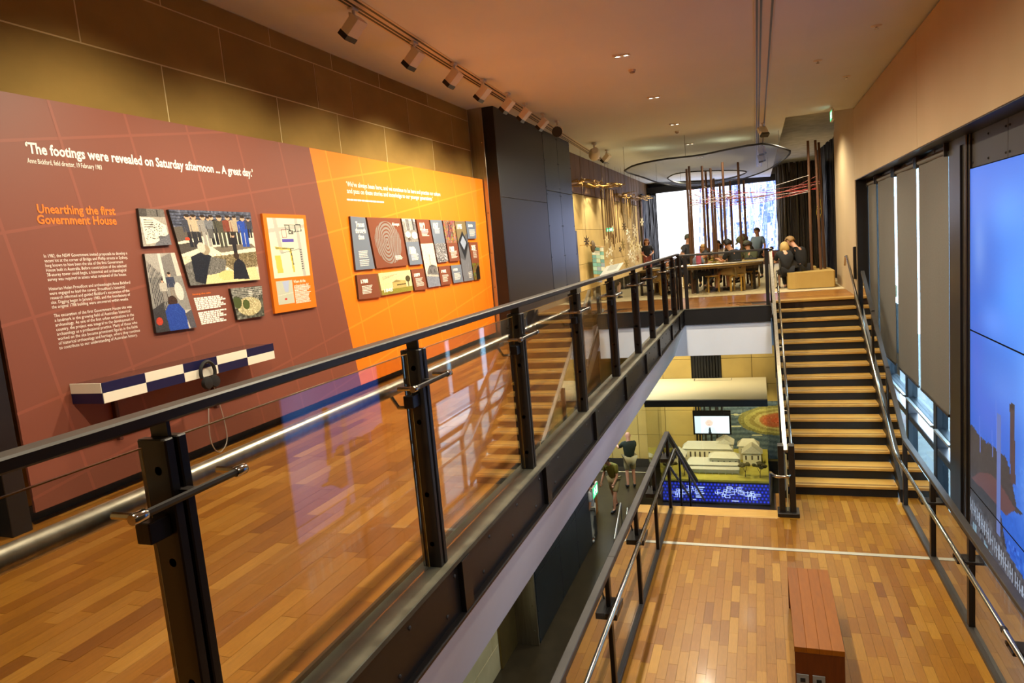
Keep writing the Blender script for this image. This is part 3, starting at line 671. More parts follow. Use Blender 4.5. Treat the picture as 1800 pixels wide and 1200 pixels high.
# checkered shelf with headphones
sh = thing('wall_shelf', 'long box shelf checkered in dark blue and white on the maroon panel', 'shelf', (-4.29, 4.21, .73))
MB().box(XP, XP + .284, 3.345, 5.09, .733, .864).build('core', mat('shelf_core', '4a2a22', .12), sh)
blue_t = mat('navy_laminate', '15153c', .35); white_t = mat('white_laminate', 'e2dccb', .35)
for c in range(5):
    for r in range(2):
        m_ = blue_t if (c + r) % 2 == 0 else white_t
        bbox(XP + .284, XP + .29, 3.34 + c * .351 + .0005, 3.34 + (c + 1) * .351 - .0005, .868 - (r + 1) * .07, .868 - r * .07, b=.001).build('tile', m_, sh)
for r in range(2): bbox(XP, XP + .284, 3.335, 3.345, .868 - (r + 1) * .07 + .0005, .868 - r * .07, b=.001).build('tile', (white_t, blue_t)[r], sh)
for y in (3.62, 4.58): bbox(XP, XP + .04, y, y + .03, .39, .73).build('bracket', mat('maroon_steel', '4a251d', .5), sh)
hp = at(365, 655, x=XP + .315)
hd = thing('headphones', 'black headphones hung on the front of the checkered shelf', 'headphones', (XP + .315, hp.y, hp.z - .1))
b = MB(); pts = [(-4.122, hp.y + .075 * math.sin(a), hp.z + .005 + .085 * math.cos(a)) for a in [(-1.0 + i * 2.0 / 16) * 2.0 for i in range(17)]]
b.tube(pts, [.014] * 17, 8).build('headband', mat('black_foam', '0d0d0e', .6), hd, smooth=True)
for s in (-1, 1):
    MB().lathe([(.02, -.02), (.045, -.018), (.052, 0), (.045, .02), (.02, .024)], (-4.107, hp.y + s * .038, hp.z - .075), 14, 'x').build('ear_cup', MATS['black_foam'], hd, smooth=True)
bbox(-4.150, -4.114, hp.y - .01, hp.y + .01, hp.z + .07, hp.z + .085).build('hook', chrome, hd)
pts = [(-4.112, hp.y - .02, hp.z - .12), (-4.122, hp.y - .06, hp.z - .35), (-4.132, hp.y - .06, hp.z - .55), (-4.152, hp.y + .03, hp.z - .66), (-4.182, hp.y + .16, hp.z - .60), (-4.182, hp.y + .16, hp.z - .42), (-4.142, hp.y + .06, hp.z - .12), (-4.132, hp.y + .03, hp.z - .09)]
def smooth_pts(P, k=6):
    P = [Vector(p) for p in P]; out = []
    for i in range(len(P) - 1):
        a, b, c, d = P[max(i - 1, 0)], P[i], P[i + 1], P[min(i + 2, len(P) - 1)]
        for j in range(k):
            t = j / k; out.append(.5 * ((2 * b) + (c - a) * t + (2 * a - 5 * b + 4 * c - d) * t * t + (3 * b - a - 3 * c + d) * t ** 3))
    return out + [P[-1]]
MB().tube(smooth_pts(pts), .0045, 6).build('cable', mat('pale_cable', '9a8f88', .4), hd, smooth=True)
# dark frame left of the maroon panel
d1 = struct('door_1', bbox(-4.62, -4.56, 1.7, 2.9, 0, 2.75, b=.01), black2)
bbox(-4.56, -4.44, 2.80, 2.93, 0, 2.75).build('door_frame', black, d1)
# ------------------------------------------------------------------ upper balustrade along the void
ch = struct('trim_walkway_channel', bbox(-1.63, -1.46, -.6, 14.56, -.02, .012, b=.004), flange)
box(-1.50, -1.485, -.6, 14.56, -.29, -.02).build('web', black, ch)
bbox(-1.52, -1.45, -.6, 14.5, -.31, -.29).build('lower_flange', black, ch)
box(-1.645, -1.63, -.6, 14.5, -.02, .03).build('glazing_bead', rubber, ch)
PY = [-.1, 1.40, 2.88, 4.36, 5.96, 7.56, 9.12, 10.5, 12.17, 13.5, 14.5]
for y in PY: box(-1.485, -1.455, y + .10, y + .20, -.29, -.02).build('stiffener', black, ch)
b = MB()
for i in range(60):
    for z in (-.08, -.23):
        y = .3 + i * .24 + (.12 if z < -.1 else 0)
        if i % 2 == (0 if z < -.1 else 1): b.ball((-1.484, y, z), .011, 8, 5, (.6, 1, 1))
b.build('bolt_heads', greyrail, ch, 'stuff')
up = thing('balustrade', 'long black steel and glass balustrade along the upper walkway', 'balustrade', (-1.55, 7, 0))
MB().bbox(-1.585, -1.515, -.6, 14.56, 1.125, 1.162, b=.006).build('top_rail', greyrail, up)
copper = mat('copper_bolt', '9a5c34', .4, .4)
def post(root, x, y, z0, h, s=1, inner=-1, k=1.0):
    """h = height of the post's thick part above z0; s = side of the stand-off rod"""
    p = MB().bbox(x - .05, x + .05, y - .038, y - .006, z0 + .012, z0 + h, b=.004).bbox(x - .05, x + .05, y + .006, y + .038, z0 + .012, z0 + h, b=.004).box(x - .03, x + .03, y - .006, y + .006, z0 + .012, z0 + h + .045 * k).build('post', black, root)
    q = MB()
    for f in (.12, .35, .68, .92): q.lathe([(.013, 0), (.013, .004), (.008, .006)], (x + .012, y - .038, z0 + h * f), 10, 'y')
    q.build('bolt', copper, p)
    zr = z0 + h * .857
    r = MB().tube([(x + .085 * s, y - .17, zr), (x + .085 * s, y + .17, zr)], .011, 8).beam((x, y, zr), (x + .085 * s, y, zr), .03, .02)
    r.build('glass_rod', black, root)
    for e in (-1, 1): r = MB().lathe([(.014, -.022), (.016, -.018), (.016, .018), (.013, .022)], (x + .085 * s, y + .18 * e, zr), 12, 'y').tube([(x, y + .18 * e, zr), (x + .085 * s, y + .18 * e, zr)], .010, 8); r.build('rod_cap', chrome, root, smooth=True)
    MB().bbox(x - .02, x + .03, y - .11, y - .038, zr - .11, zr - .05, b=.003).build('glass_clamp', black, root)
for y in PY[1:-1]: post(up, XR, y, 0, 1.085)
for a, c in zip(PY, PY[1:]):
    if c > 14: c = 14.46
    g = box(-1.556, -1.544, a + .075, c - .075, .03, 1.07).build('glass_panel', glass, up)
    MB().box(-1.555, -1.545, a + .075, c - .075, 1.0702, 1.073).box(-1.555, -1.545, a + .072, a + .0748, .03, 1.073).box(-1.555, -1.545, c - .0748, c - .072, .03, 1.073).build('glass_edge', glassedge, g)
hr = MB().tube([(-1.70, -.6, .885), (-1.70, 14.4, .885)], .033, 18); hr.build('handrail', steel, up, smooth=True)
for y in PY[1:-1]: MB().tube([(-1.56, y, .80), (-1.66, y, .80), (-1.70, y, .86)], .010, 8).build('handrail_bracket', chrome, up)
# cross balustrade above the gallery edge
cb = struct('trim_gallery_edge_beam', bbox(-1.47, .2, 14.48, 14.56, -.31, .012, b=.004), black2)
MB().bbox(-1.47, .2, 14.46, 14.60, .0, .014, b=.003).build('top_flange', flange, cb)
cr = thing('balustrade', 'short steel and glass balustrade across the gallery edge', 'balustrade', (-.6, 14.53, 0))
bbox(-1.58, .22, 14.50, 14.56, 1.09, 1.13, b=.005).build('top_rail', greyrail, cr)
for x in (-1.52, -1.40, .16): bbox(x - .035, x + .035, 14.50, 14.56, .0, 1.10 if x < .1 else 1.12, b=.004).build('post', black, cr)
box(-1.36, .12, 14.526, 14.536, .04, .95).build('glass_panel', glass, cr)
MB().tube([(-1.5, 14.62, .885), (.1, 14.62, .885)], .02, 10).build('handrail', steel, cr, smooth=True)

# ------------------------------------------------------------------ staircase
N, RISE, GO, YT = 15, .17, 4.5 / 14, 15.4
st = thing('staircase', 'wide straight staircase with pale oak treads and black risers', 'staircase', (1.05, 10.9, ZL))
riser_m = mat('black_riser', '0b0908', .6)
tm = MB().bbox(.30, 1.80, 0, .33, -.045, 0, b=.006)
for i in range(1, N):
    y = YT - GO * i; z = -RISE * i
    o = MB().bbox(.30, 1.80, y, y + GO + .02, z - .045, z, b=.006).build('tread', nosing, st)
    b = MB()
    for k in range(3): b.box(.32, 1.78, y + .03 + k * .022, y + .042 + k * .022, z, z + .0015)
    b.build('grip_strip', mat('dark_grip', '6d5125', .7), o)
for i in range(1, N + 1):
    y = YT - GO * (i - 1) + .03 if i <= N else 0; z = -RISE * i
    box(.30, 1.80, y, y + .02, max(z, ZL), z + RISE - (.045 if i > 1 else .012)).build('riser', riser_m, st)
bbox(.22, 1.845, 15.36, 15.6, -.045, .002, b=.008).build('top_nosing', nosing, st)
def slant(x0, x1, ya, yb, off0, off1):
    f = lambda y: -(YT - y) / GO * RISE
    return MB().prism([(x0, ya, max(f(ya) + off0, ZL)), (x0, yb, f(yb) + off0), (x0, yb, f(yb) + off1), (x0, ya, f(ya) + off1)], (x1 - x0, 0, 0))
slant(.235, .30, 10.75, 15.4, -.34, .03).build('stringer', black2, st)
slant(1.80, 1.845, 10.75, 15.4, -.34, .10).build('stringer', black2, st)
slant(.32, 1.78, 11.2, 15.4, -.40, -.28).build('soffit', dark, st)
# left stair balustrade
lb = thing('balustrade', 'stair balustrade at the left of the oak treads with a flat pale topped rail', 'balustrade', (.26, 12.6, -1.2))
MB().beam((.245, 15.1, 1.09), (.26, 10.12, -1.62), .055, .04).build('top_rail', steel, lb)
for y in (15.05,): bbox(.215, .275, y - .03, y + .03, .0, 1.10, b=.004).build('post', black, lb)
for x in (.20, .34): bbox(x - .04, x + .04, 10.04, 10.18, ZL + .02, -1.52, b=.005).build('post', black, lb)
bbox(.13, .42, 9.98, 10.24, ZL, ZL + .06, b=.004).build('base_plate', black, lb)
g = MB().prism([(.262, 10.1, ZL + .06), (.262, 10.75, ZL + .06), (.262, 15.0, -.10), (.262, 15.0, .98), (.262, 10.1, -1.68)], (.012, 0, 0)).build('glass_panel', glass, lb)
MB().beam((.268, 10.09, ZL + .06), (.268, 10.09, -1.66), .014, .008, (0, 1, 0)).build('glass_edge', mat('pale_glass_edge', 'c9c39a', .2), g)
for y in (11.6, 13.3):
    z = -(YT - y) / GO * RISE; bbox(.225, .285, y - .03, y + .03, z - .1, z + 1.03, b=.004).build('post', black, lb)
lh = thing('handrail', 'round polished handrail left of the stair, looping round the black post', 'handrail', (.35, 12.8, -.6))
pts = [(.36, 15.35, .60), (.36, 15.2, .63), (.36, 10.62, -1.77), (.355, 10.3, -1.90), (.33, 10.06, -1.945), (.28, 9.98, -1.95), (.14, 9.98, -1.95), (.09, 10.03, -1.95), (.06, 10.2, -1.97), (.06, 12, -2.94), (.06, 13.5, -3.7)]
MB().tube([Vector(p) for p in pts], .021, 12).build('tube', chrome, lh, smooth=True)
for y in (14.6, 13, 11.5): z = .63 - (15.2 - y) * .524; MB().tube([(.28, y, z - .07), (.36, y, z - .07), (.36, y, z)], .008, 6).build('bracket', chrome, lh)
# right: handrail and balustrade, level part then up the stair
rh = thing('handrail', 'round polished handrail right of the stair running on along the landing', 'handrail', (1.70, 9, -1.75))
pts = [(1.70, 15.9, .62), (1.70, 15.75, .80), (1.70, 15.55, .82), (1.70, 10.62, -1.72), (1.70, 10.35, -1.755), (1.70, 3.0, -1.755)]
MB().tube([Vector(p) for p in pts], .023, 12).build('tube', chrome, rh, smooth=True)
for y in (8.95, 7.4, 5.85): MB().bbox(1.70, 1.84, y - .09, y + .09, -1.86, -1.83, b=.003).tube([(1.70, y + .03, -1.84), (1.70, y, -1.76)], .010, 8).build('bracket', black, rh)
MB().lathe([(.025, -.02), (.027, -.015), (.027, .015), (.025, .02)], (1.70, 5.95, -1.755), 12, 'y').build('joint_sleeve', black, rh)
rb = thing('balustrade', 'black steel and glass balustrade along the right of the landing and stair', 'balustrade', (1.84, 8, ZL))
MB().bbox(1.80, 1.87, 2.6, 10.6, -1.60, -1.55, b=.005).beam((1.835, 10.58, -1.575), (1.86, 14.6, .54), .06, .05).build('top_rail', greyrail, rb)
for y in (4.25, 5.8, 7.36, 8.92, 10.55): bbox(1.80, 1.86, y - .035, y + .035, ZL - .02, -1.58, b=.004).build('post', black, rb)
for y in (12.0, 13.4): z = -(YT - y) / GO * RISE; bbox(1.83, 1.88, y - .03, y + .03, z, z + 1.0, b=.004).build('post', black, rb)
for a, c in zip((2.6, 4.25, 5.8, 7.36, 8.92), (4.25, 5.8, 7.36, 8.92, 10.55)): box(1.828, 1.838, a + .05, c - .05, ZL + .05, -1.66).build('glass_panel', glass, rb)
MB().prism([(1.85, 10.62, ZL + .1), (1.85, 11.0, ZL + .12), (1.85, 14.5, -.35), (1.85, 14.5, .42), (1.85, 10.62, -1.64)], (.01, 0, 0)).build('glass_panel', glass, rb)
bbox(1.79, 1.87, 2.6, 10.6, ZL - .05, ZL + .045, b=.005).build('bottom_rail', greyrail, rb)
bbox(1.80, 1.86, 15.35, 15.45, .35, 1.0, b=.01).build('end_post', black, rb)
# lower left balustrade of the landing
ll = thing('balustrade', 'dark steel and glass balustrade along the left of the landing, above the lower hall', 'balustrade', (-1.37, 7, ZL))
for a, c in ((2.6, 5.9), (5.905, 8.5), (8.505, 10.12)): bbox(-1.405, -1.335, a, c, -1.40, -1.345, b=.006).build('top_rail', greyrail, ll)
MB().beam((-1.37, 10.1, -1.375), (-1.37, 14.2, -3.55), .06, .05).build('top_rail', greyrail, ll)
for y in (4.15, 5.68, 7.22, 8.62, 10.06):
    bbox(-1.395, -1.345, y - .035, y + .035, ZL - .02, -1.39, b=.004).build('post', black, ll)
    MB().bbox(-1.37, -1.27, y - .15, y + .15, -1.76, -1.70, b=.004).tube([(-1.30, y + .1, -1.72), (-1.27, y + .1, -1.55)], .009, 8).build('bracket', black, ll)
for y, z in ((11.4, -2.07), (12.8, -2.8)): bbox(-1.39, -1.35, y - .03, y + .03, z - 1.1, z, b=.004).build('post', black, ll)
for a, c in zip((2.6, 4.15, 5.68, 7.22, 8.62), (4.15, 5.68, 7.22, 8.62, 10.06)): box(-1.376, -1.366, a + .06, c - .06, ZL + .05, -1.47).build('glass_panel', glass, ll)
MB().prism([(-1.375, 10.12, ZL - .0), (-1.375, 13.8, -4.5), (-1.375, 13.8, -3.45), (-1.375, 10.12, -1.48)], (.01, 0, 0)).build('glass_panel', glass, ll)
bbox(-1.40, -1.34, 2.6, 10.1, ZL, ZL + .05, b=.005).build('bottom_rail', greyrail, ll)
MB().tube([Vector(p) for p in ((-1.24, 2.6, -1.53), (-1.24, 9.78, -1.53), (-1.24, 9.9, -1.55), (-1.24, 14.2, -3.95))], .022, 12).build('handrail', chrome, ll, smooth=True)
MB().lathe([(.024, -.015), (.026, -.012), (.026, .012), (.024, .015)], (-1.24, 6.6, -1.53), 12, 'y').build('joint_sleeve', black, ll)
# lower stair going down from the landing
ls = thing('staircase', 'lower staircase descending from the pale edge of the landing', 'staircase', (-.6, 13, ZB))
for i in range(1, 20):
    y = 10.2 + .29 * i; z = ZL - .1765 * i
    bbox(-1.3, .1, y - .29, y, z - .04, z, b=.005).build('tread', mat('dark_tread', '4c3a20', .5), ls)
    box(-1.3, .1, y - .29, y - .27, z, z + .1365).build('riser', riser_m, ls)
MB().prism([(-1.34, 10.2, ZL - .35), (-1.34, 15.9, ZB), (-1.34, 16.0, ZB + .25), (-1.34, 10.2, ZL - .02)], (.04, 0, 0)).build('stringer', black, ls)
MB().prism([(.1, 10.2, ZL - .35), (.1, 15.9, ZB), (.1, 16.0, ZB + .25), (.1, 10.2, ZL - .02)], (.04, 0, 0)).build('stringer', black, ls)
# second flight rail at the far left, seen under the walkway
for k, (px0, py0, px1, py1) in enumerate(((1091, 884, 1080, 948), (1103, 893, 1096, 965))):
    a, c = at(px0, py0, y=17.2), at(px1, py1, y=15.4)
    hr_ = thing('handrail', ('left', 'right')[k] + ' pale steel handrail rising by the feet of the man in olive', 'handrail', tuple(c))
    MB().tube([a, c], .025, 10).build('tube', steel, hr_, smooth=True)
    MB().tube([a, (a.x, a.y, ZB)], .02, 10).tube([c, (c.x, c.y, ZB)], .02, 10).build('stanchion', steel, hr_, smooth=True)

# bench on the landing
be = thing('bench', 'orange red timber block bench on the landing floor', 'bench', (.37, 6.75, ZL))
bw = pieces_mat('bench_timber', ['824806', '8d500a', '96580c', '7a4206'], .5, 5, (8, 1, 1), .35, .0)
for i in range(4): bbox(.17 + i * .1, .17 + (i + 1) * .1 - .0006, 5.99, 7.5, ZL + .40, ZL + .45, b=.002).build('top_board', bw, be)
dkb = mat('bench_end', '54230a', .45, 0, '5f2a0c', 4, (8, 8, 1))
bbox(.172, .568, 5.992, 6.03, ZL + .004, ZL + .40, b=.002).build('end_panel', dkb, be)
bbox(.172, .568, 7.46, 7.498, ZL + .004, ZL + .40, b=.002).build('end_panel', dkb, be)
bbox(.20, .54, 6.03, 7.46, ZL + .03, ZL + .39, b=.002).build('core', mat('bench_core', '3a1706', .6), be)
for x in (.18, .31):
    o = bbox(x, x + .10, 5.984, 5.992, ZL + .10, ZL + .20, b=.002).build('socket_plate', mat('socket_grey', '7c8187', .4), be)
    box(x + .03, x + .07, 5.981, 5.985, ZL + .13, ZL + .165).build('socket', dark, o)
# ------------------------------------------------------------------ roller blinds and the big screen on the right
blind_m = mat('blind_fabric', '5d5a52', .85, 0, '63605a', 60)
names = ('nearest the tall screen', 'second from the tall screen', 'third from the tall screen', 'farthest from the tall screen')
for k, (a, c) in enumerate(((9.28, 10.79), (10.93, 12.39), (12.63, 14.14), (14.34, 15.28))):
    t = thing('roller_blind', 'dark grey roller blind ' + names[k], 'blind', (2.08, (a + c) / 2, -.9), 'roller blinds over the stair windows')
    b = MB()
    n = 10
    for i in range(n):
        y0, y1 = a + (c - a) * i / n, a + (c - a) * (i + 1) / n; f = lambda y: 2.08 + .006 * math.sin(y * 5 + k)
        b.add([(f(y0), y0, -.88), (f(y1), y1, -.88), (f(y1), y1, 2.2), (f(y0), y0, 2.2), (f(y0) + .003, y0, -.88), (f(y1) + .003, y1, -.88), (f(y1) + .003, y1, 2.2), (f(y0) + .003, y0, 2.2)], [(0, 1, 2, 3), (7, 6, 5, 4), (3, 2, 6, 7), (0, 4, 5, 1)])
    b.build('fabric', blind_m, t, smooth=True)
    MB().tube([(2.09, a + .02, 2.2), (2.09, c - .02, 2.2)], .04, 12).build('roller_tube', blind_m, t, smooth=True)
    bbox(2.07, 2.095, a, c, -.915, -.88, b=.005).build('bottom_bar', black, t)
    for y in (a + .01, c - .02): bbox(2.04, 2.14, y, y + .012, 2.14, 2.29, b=.003).build('bracket', greyrail, t)
p = Pic(110, 240, '2f63d0')
# backlit picture: blue sky with cloud, dark hill, chimney stack, awning and white fence
yy, xx = p.y, p.x
p.a[:] = Pic.c('1c56b4') * (1 - yy[..., None] * .3) + Pic.c('0c1c50') * yy[..., None] * .3
def blob(cx, cy, rx, ry, c, s=1.0):
    w = np.exp(-(((xx - cx) / rx) ** 2 + ((yy - cy) / ry) ** 2))[..., None] * s; p.a[:] = p.a * (1 - w) + Pic.c(c) * w
for q in ((.15, .17, .10, .07, '6a82c0', .6), (.55, .10, .25, .06, '4588d8', .6), (.62, .25, .25, .12, '3f86dc', .7), (.35, .32, .2, .04, '5f86d8', .5), (.9, .2, .2, .16, '5a9ade', .6), (.1, .42, .12, .10, '3a4ea8', .6), (.5, .45, .3, .06, '5a7cc8', .5), (.85, .42, .2, .10, '5f92d8', .6), (.3, .52, .25, .05, '3c54ae', .6), (.9, .6, .2, .08, '6f9cd8', .6)): blob(*q)
SY0, SY1, SZ0, SZ1 = 8.50, 6.37, 1.93, -2.75
def uv(*pts): return [((SY0 - q.y) / (SY0 - SY1), (SZ0 - q.z) / (SZ0 - SZ1)) for q in (at(a, b, x=2.104) for a, b in pts)]
hl = uv((1700, 738), (1707, 747), (1712, 752), (1720, 766), (1728, 772), (1738, 780), (1747, 787), (1756, 794), (1766, 802), (1773, 820), (1780, 850), (1787, 887), (1800, 905)); hl = [(-.1, hl[0][1])] + hl[1:] + [(.45, hl[-1][1] + .03), (.6, .80), (1.1, .83)]
p.poly(hl + [(1.1, 1.1), (-.1, 1.1)], '2c2b30'); p.noise(.01, 2, 0, .57, 1, 1)
for a, b in zip(hl[1:10], hl[2:11]):
    for k in range(5): t_ = rng.random(); p.ell(a[0] + (b[0] - a[0]) * t_, a[1] + (b[1] - a[1]) * t_, .012, .006, '2c2b30')
p.poly(uv((1707, 838), (1722, 828), (1740, 830), (1760, 850), (1785, 892), (1768, 905), (1740, 870)), '4a3236')
p.poly(uv((1775, 706), (1783, 708), (1785, 850), (1776, 845)), '3a2c33'); p.poly(uv((1774, 703), (1784, 706), (1784, 716), (1774, 713)), '2a2228')
p.poly([(-.1, .735), (1.1, .80), (1.1, 1.1), (-.1, 1.1)], '35363d').noise(.04, 2, 0, .74, 1, 1)
for k in range(34): x = k * .03; p.rect(x, .752 + x * .062, x + .010, .785 + x * .062, '7d8796')
p.line(0, .768, 1, .83, .003, '6f7988')
for k in range(16): x = rng.uniform(0, 1); p.rect(x, .80 + x * .06, x + .02, .86 + x * .06, '5f7886')
for a, b in (((1722, 728), (1723, 790)), ((1744, 753), (1745, 800)), ((1751, 700), (1753, 850))): q = uv(a, b); p.line(*q[0], *q[1], .0045, '4a62b0')
p.rect(.42, .5, .47, .76, '4a5a8e')
scr = thing('video_wall', 'tall glowing blue backlit picture of sky, a dark hill and a chimney', 'screen', (2.1, 6, -1.9))
Y0, Y1 = SY0, SY1
for z1, z0, v0, v1 in ((1.93, .258, 0, .357), (.242, -1.492, .357, .731), (-1.508, -2.75, .731, 1)):
    h0, h1 = int(v0 * 240), int(v1 * 240)
    o = box(2.105, 2.16, Y1, Y0, z0, z1).build('screen_panel', black, scr)
    print_grid('picture', [(2.104, Y0, z1), (2.104, Y1, z1), (2.104, Y1, z0), (2.104, Y0, z0)], p.a[h0:h1], prs, o)
fr = bbox(2.10, 2.2, 8.5, 8.56, -5, 2.3).build('frame', black, scr)
for y in (Y1 - .05,): bbox(2.10, 2.2, y, y + .05, -5, 2.3).build('frame', black, scr)
bbox(2.09, 2.3, Y1, 8.5, -2.82, -2.755).build('frame', black, scr)
box(2.11, 2.3, Y1, 8.5, -3.9, -2.82).build('lower_panel', mat('blue_black', '131a2c', .3), scr)
struct('wall_right_panelling', box(2.17, 2.3, 6.3, 8.5, -5, 2.3).box(2.10, 2.3, -3, 6.3, -5, 2.3), dark)
for a, c in ((6.37, 7.4), (7.4, 8.5)):
    o = bbox(2.12, 2.16, a + .004, c - .004, 1.94, 2.29, b=.003).build('header_panel', mat('header_steel', '2a2522', .45, .3), scr)
    b = MB()
    for y in (a + .05, (a + c) / 2, c - .05):
        for z in (1.99, 2.22): b.ball((2.12, y, z), .012, 8, 5)
    b.build('rivet', black, o)

# ------------------------------------------------------------------ ceiling fittings
def ceil_z(x): return 3.98 - (x + 4.15) * .0627 if x < .63 else 3.68
def at_ceil(px, py):
    d = RC @ np.array([px - 900, py - 600, FPX]); k = .0627
    t = (3.98 - 4.15 * k - 1.5) / (d[2] + k * d[0]); q = d * t; return Vector((q[0], q[1], q[2] + 1.5))
tA, tB = at_ceil(620, 4), at_ceil(1095, 305); tA = tA + (tA - tB) * .25
rail_w = mat('track_enamel', 'cdbfae', .5)
t1 = thing('lighting_track', 'long recessed lighting track with dark slots beside the graphic wall', 'track', tuple((tA + tB) / 2))
dn = Vector((0, 0, -.005)); sd = (tB - tA).normalized().cross(Vector((0, 0, 1)))
MB().beam(tA + dn, tB + dn, .20, .012).build('body', rail_w, t1)
for o in (-.06, -.015, .06): MB().beam(tA + dn * 2.4 + sd * o, tB + dn * 2.4 + sd * o, .022, .006).build('slot', black2, t1)
t2 = thing('lighting_track', 'straight recessed lighting track above the void with dark slots', 'track', (.14, 14, 3.7))
zc = ceil_z(.14)
box(.06, .26, 2, 26.5, zc - .012, zc - .001).build('body', rail_w, t2)
for x in (.075, .115, .22): box(x, x + .022, 2, 26.5, zc - .016, zc - .010).build('slot', black2, t2)
def spotlight(top, label, aim=(-1, 0, -.75), s=1.0, round_=False, group='spotlights on the track beside the graphic wall'):
    t = thing('track_spotlight', label, 'spotlight', tuple(top), group); top = Vector(top)
    MB().bbox(top.x - .025 * s, top.x + .025 * s, top.y - .05 * s, top.y + .05 * s, top.z - .03 * s, top.z - .006, b=.004).tube([top - Vector((0, 0, .02)), top - Vector((0, 0, .07 * s))], .014 * s, 8).build('adaptor', offwhite, t)
    a = Vector(aim).normalized(); c = top - Vector((0, 0, .15 * s)); r = a.cross(Vector((0, 0, 1))).normalized()
    if round_:
        u = r.cross(a)
        MB().tube([c - a * .10 * s, c + a * .0, c + a * .10 * s], [.05 * s, .085 * s, .085 * s], 14).build('housing', offwhite, t, smooth=True)
        MB().tube([c + a * .10 * s, c + a * .11 * s], .082 * s, 14).build('lens', black2, t)
        MB().beam(top - Vector((0, 0, .06 * s)), c, .02, .03).build('yoke', offwhite, t)
    else:
        for e in (-1, 1): MB().beam(top - Vector((0, 0, .06 * s)) + r * .055 * s * e, c + r * .055 * s * e, .014, .035).build('yoke_arm', offwhite, t)
        MB().beam(c - a * .07 * s, c + a * .085 * s, .15 * s, .085 * s).build('housing', offwhite, t)
        MB().beam(c + a * .0855 * s, c + a * .13 * s, .155 * s, .09 * s).build('snoot', black2, t)
        MB().beam(c - a * .07 * s + r * .08 * s, c + a * .04 * s + r * .08 * s, .03, .05 * s).build('gear_box', offwhite, t)
    return t, c, a
ordn = ('nearest', 'second', 'third', 'fourth', 'fifth', 'sixth', 'seventh')
SP = ((620, 12), (727, 72), (797, 110), (849, 139), (892, 163), (922, 181), (954, 199))
for i, q in enumerate(SP):
    P = at_ceil(*q); t, c, a = spotlight(P, f'cream track spotlight aimed at the graphic wall, {ordn[i]} in the row', (-1, .0, -.9), 1.15)
for y, zt_, e, sp in ((3.9, 1.6, 120, 70), (5.4, 1.5, 120, 70), (7.0, 1.5, 150, 70), (8.3, 1.75, 260, 66), (9.6, 1.6, 240, 66), (10.9, 1.5, 130, 62)):
    x = -3.0; lamp('track_lamp', 'SPOT', (x, y, 3.55), (-4.5, y + .1, zt_), e, (1, .86, .60), .05, sp + 28, 1.0)
P = at_ceil(979, 212); spotlight(P, 'round faced track spotlight seen from the front, last before the timber boards', (.15, -1, -.35), 1.25, True)
P = at_ceil(1044, 251); spotlight(P, 'large cream drum spotlight aimed at the timber boards', (-.3, 1, -.3), 1.6, True)
P = at_ceil(1066, 263); spotlight(P, 'cream track spotlight above the driftwood branches', (-1, .2, -.9), 1.3)
P = at_ceil(1342, 180); spotlight(Vector((.2, 15.9, zc)), 'twin cream spotlight on the track above the void', (.3, -.5, -.8), 1.1)
for k, y in enumerate((19.5, 21.5)): spotlight(Vector((.2, y, zc)), ('near', 'far')[k] + ' cream spotlight over the hanging mesh ring', (.2, .2, -1), 1.1)
for y in (18, 20, 22, 24.5): lamp('track_lamp', 'SPOT', (-3.6, y, 3.7), (-4.6, y + .2, 1.3), 320, WARM2, .06, 78, .8)
lens = mat('lamp_lens', 'fff0d0', .3, emit=6)
def downlight(x, y, label, n=2):
    z = ceil_z(x); t = thing('downlight', label, 'downlight', (x, y, z), 'twin downlights in the sloped ceiling')
    bbox(x - .11, x + .11, y - .055, y + .055, z - .012, z + .02, b=.003).build('plate', rail_w, t)
    for e in (-.052, .052)[:n]:
        MB().lathe([(.046, .012), (.046, -.008), (.036, -.010), (.030, .004)], (x + e, y, z - .010), 16).build('ring', chrome, t, smooth=True)
        MB().lathe([(.001, -.004), (.028, -.004), (.028, .002)], (x + e, y, z - .012), 12).build('lens', lens, t)
for k, y in enumerate((5.0, 9.06, 11.99, 15.08, 18.6, 22)): downlight(-1.51, y, ('twin silver downlight nearest the camera', 'twin silver downlight in front of the nearer smoke detector', 'second visible twin downlight along the ceiling', 'third visible twin downlight, before the farther smoke detector', 'twin downlight over the mesh ring', 'farthest twin downlight, past the mesh ring')[k])
for k, (x, y) in enumerate(((-1.52, 9.91), (-1.58, 16.2))):
    z = ceil_z(x); t = thing('smoke_detector', ('nearer', 'farther')[k] + ' round smoke detector on the sloped ceiling', 'detector', (x, y, z))
    MB().lathe([(.05, .015), (.05, -.01), (.042, -.03)], (x, y, z), 16).build('base', rail_w, t, smooth=True); MB().lathe([(.040, -.03), (.03, -.045), (.01, -.05)], (x, y, z), 16).build('sensor', mat('sensor_grey', '8b7d6d', .5), t, smooth=True)
for k, (x, y) in enumerate(((1.37, 9.23), (1.37, 12.01), (.86, 10.57))):
    t = thing('sprinkler', ('nearest', 'farthest', 'middle')[k] + ' small sprinkler head in the flat ceiling by the wall panels', 'sprinkler', (x, y, 3.68))
    MB().lathe([(.06, .004), (.06, -.004), (.02, -.012)], (x, y, 3.68), 16).build('rose', rail_w, t); MB().lathe([(.012, -.01), (.012, -.03), (.022, -.032), (.022, -.036)], (x, y, 3.68), 10).build('head', chrome, t)
